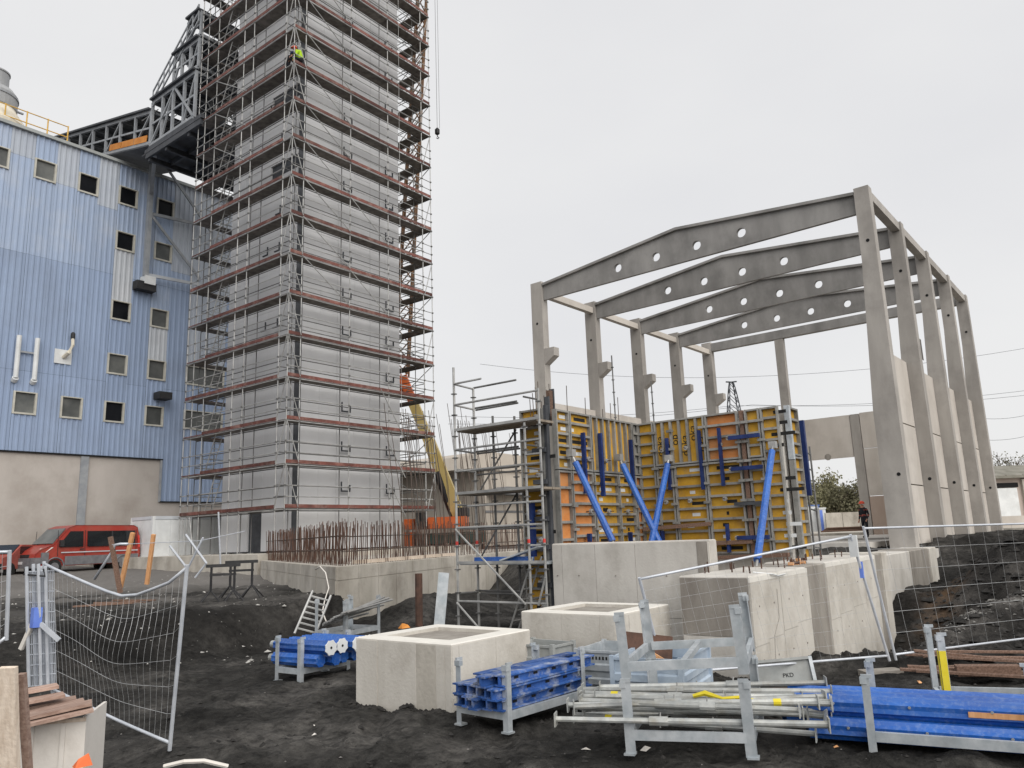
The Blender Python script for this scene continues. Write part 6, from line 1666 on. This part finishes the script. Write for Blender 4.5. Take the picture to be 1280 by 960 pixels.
def helmet(t, c):
    part('helmet', MB().lathe(c, [(.14, 0), (.135, .02), (.125, .07), (.09, .12), (.03, .145), (.005, .148)], 14), 'helmet', t, smooth=True)
    part('helmet_peak', MB().box(Vector(c)+Vector((.1, -.08, 0)), Vector(c)+Vector((.2, .08, .015))), 'helmet', t)
helmet(t, (.05, 0, 1.68))
def hand_and_face(t, head, hands):
    part('nose', MB().lathe(Vector(head)+Vector((.09, 0, -.02)), [(.018, 0), (.014, .03), (.004, .04)], 6), 'skin', t)
    for h in hands:
        mb = MB()
        for i, dy in enumerate((-.03, -.01, .01, .03)): mb.tube([Vector(h)+Vector((.02, dy, 0)), Vector(h)+Vector((.05, dy*1.1, -.06)), Vector(h)+Vector((.045, dy, -.085-.01*(i in (1, 2))))], [.011, .01, .007], 5)
        mb.tube([Vector(h)+Vector((.0, .03, .01)), Vector(h)+Vector((.06, .035, -.03))], [.012, .008], 5)
        part('fingers', mb, 'skin', t)
hand_and_face(t, (.045, 0, 1.64), ((.15, .23, .88), (.09, -.23, .84)))
# crouching worker on the scaffold corner
Rd2 = [(.17,.19), (.19,.21), (.2,.22)] + Rd[3:14] + [.085, .07, .04, .036, .085, .07, .04, .036]
J2 = [(0,0,.42), (.06,0,.6), (.16,0,.78), (.24,0,.86), (.3,0,.92), (.37,0,.99),
      (.05,.12,.4), (.36,.15,.5), (.2,.14,.09), (.34,.15,.04),
      (.05,-.12,.4), (.3,-.17,.36), (.02,-.15,.09), (.16,-.16,.04),
      (.22,.19,.8), (.34,.25,.58), (.52,.2,.5), (.58,.18,.47),
      (.22,-.19,.8), (.36,-.24,.58), (.52,-.18,.48), (.58,-.16,.45)]
regs2 = [('skin', lambda c: c.x > .3 and c.z > .89 and abs(c.y) < .14), ('skin', lambda c: c.x > .5 and c.z < .6), ('plastic', lambda c: c.z < .1), ('hiviz', lambda c: c.z > .52 and c.x < .5 and not (c.x > .3 and c.z < .56)), ('cloth_dark', lambda c: True)]
t = person('person crouching in a bright yellow-green jacket on the scaffold corner near the top', (21.6, 29.6, LV[11]+.01), R(150), [(x, y, z*1.15) for x, y, z in J2], E_, Rd2, [(m_, (lambda f_: lambda c: f_(Vector((c.x, c.y, c.z/1.15))))(f_)) for m_, f_ in regs2])
helmet(t, (.37, 0, 1.16)); hand_and_face(t, (.37, 0, 1.11), ((.58, .18, .54), (.58, -.16, .52)))
J3 = [(j[0], j[1], j[2]*.95) for j in J2]
t = person('person in dark clothes crouching beside the yellow-green jacket on the scaffold corner', (21.2, 30.35, LV[11]+.01), R(-70), J3, E_, Rd, [(m_ if m_ != 'hiviz' else 'cloth_dark', f_) for m_, f_ in regs2])
part('helmet', MB().lathe((.37, 0, .96), [(.14, 0), (.135, .02), (.125, .07), (.09, .12), (.03, .145), (.005, .148)], 14), 'blue_dark', t, smooth=True); hand_and_face(t, (.37, 0, .92), ((.58, .18, .45), (.58, -.16, .43)))
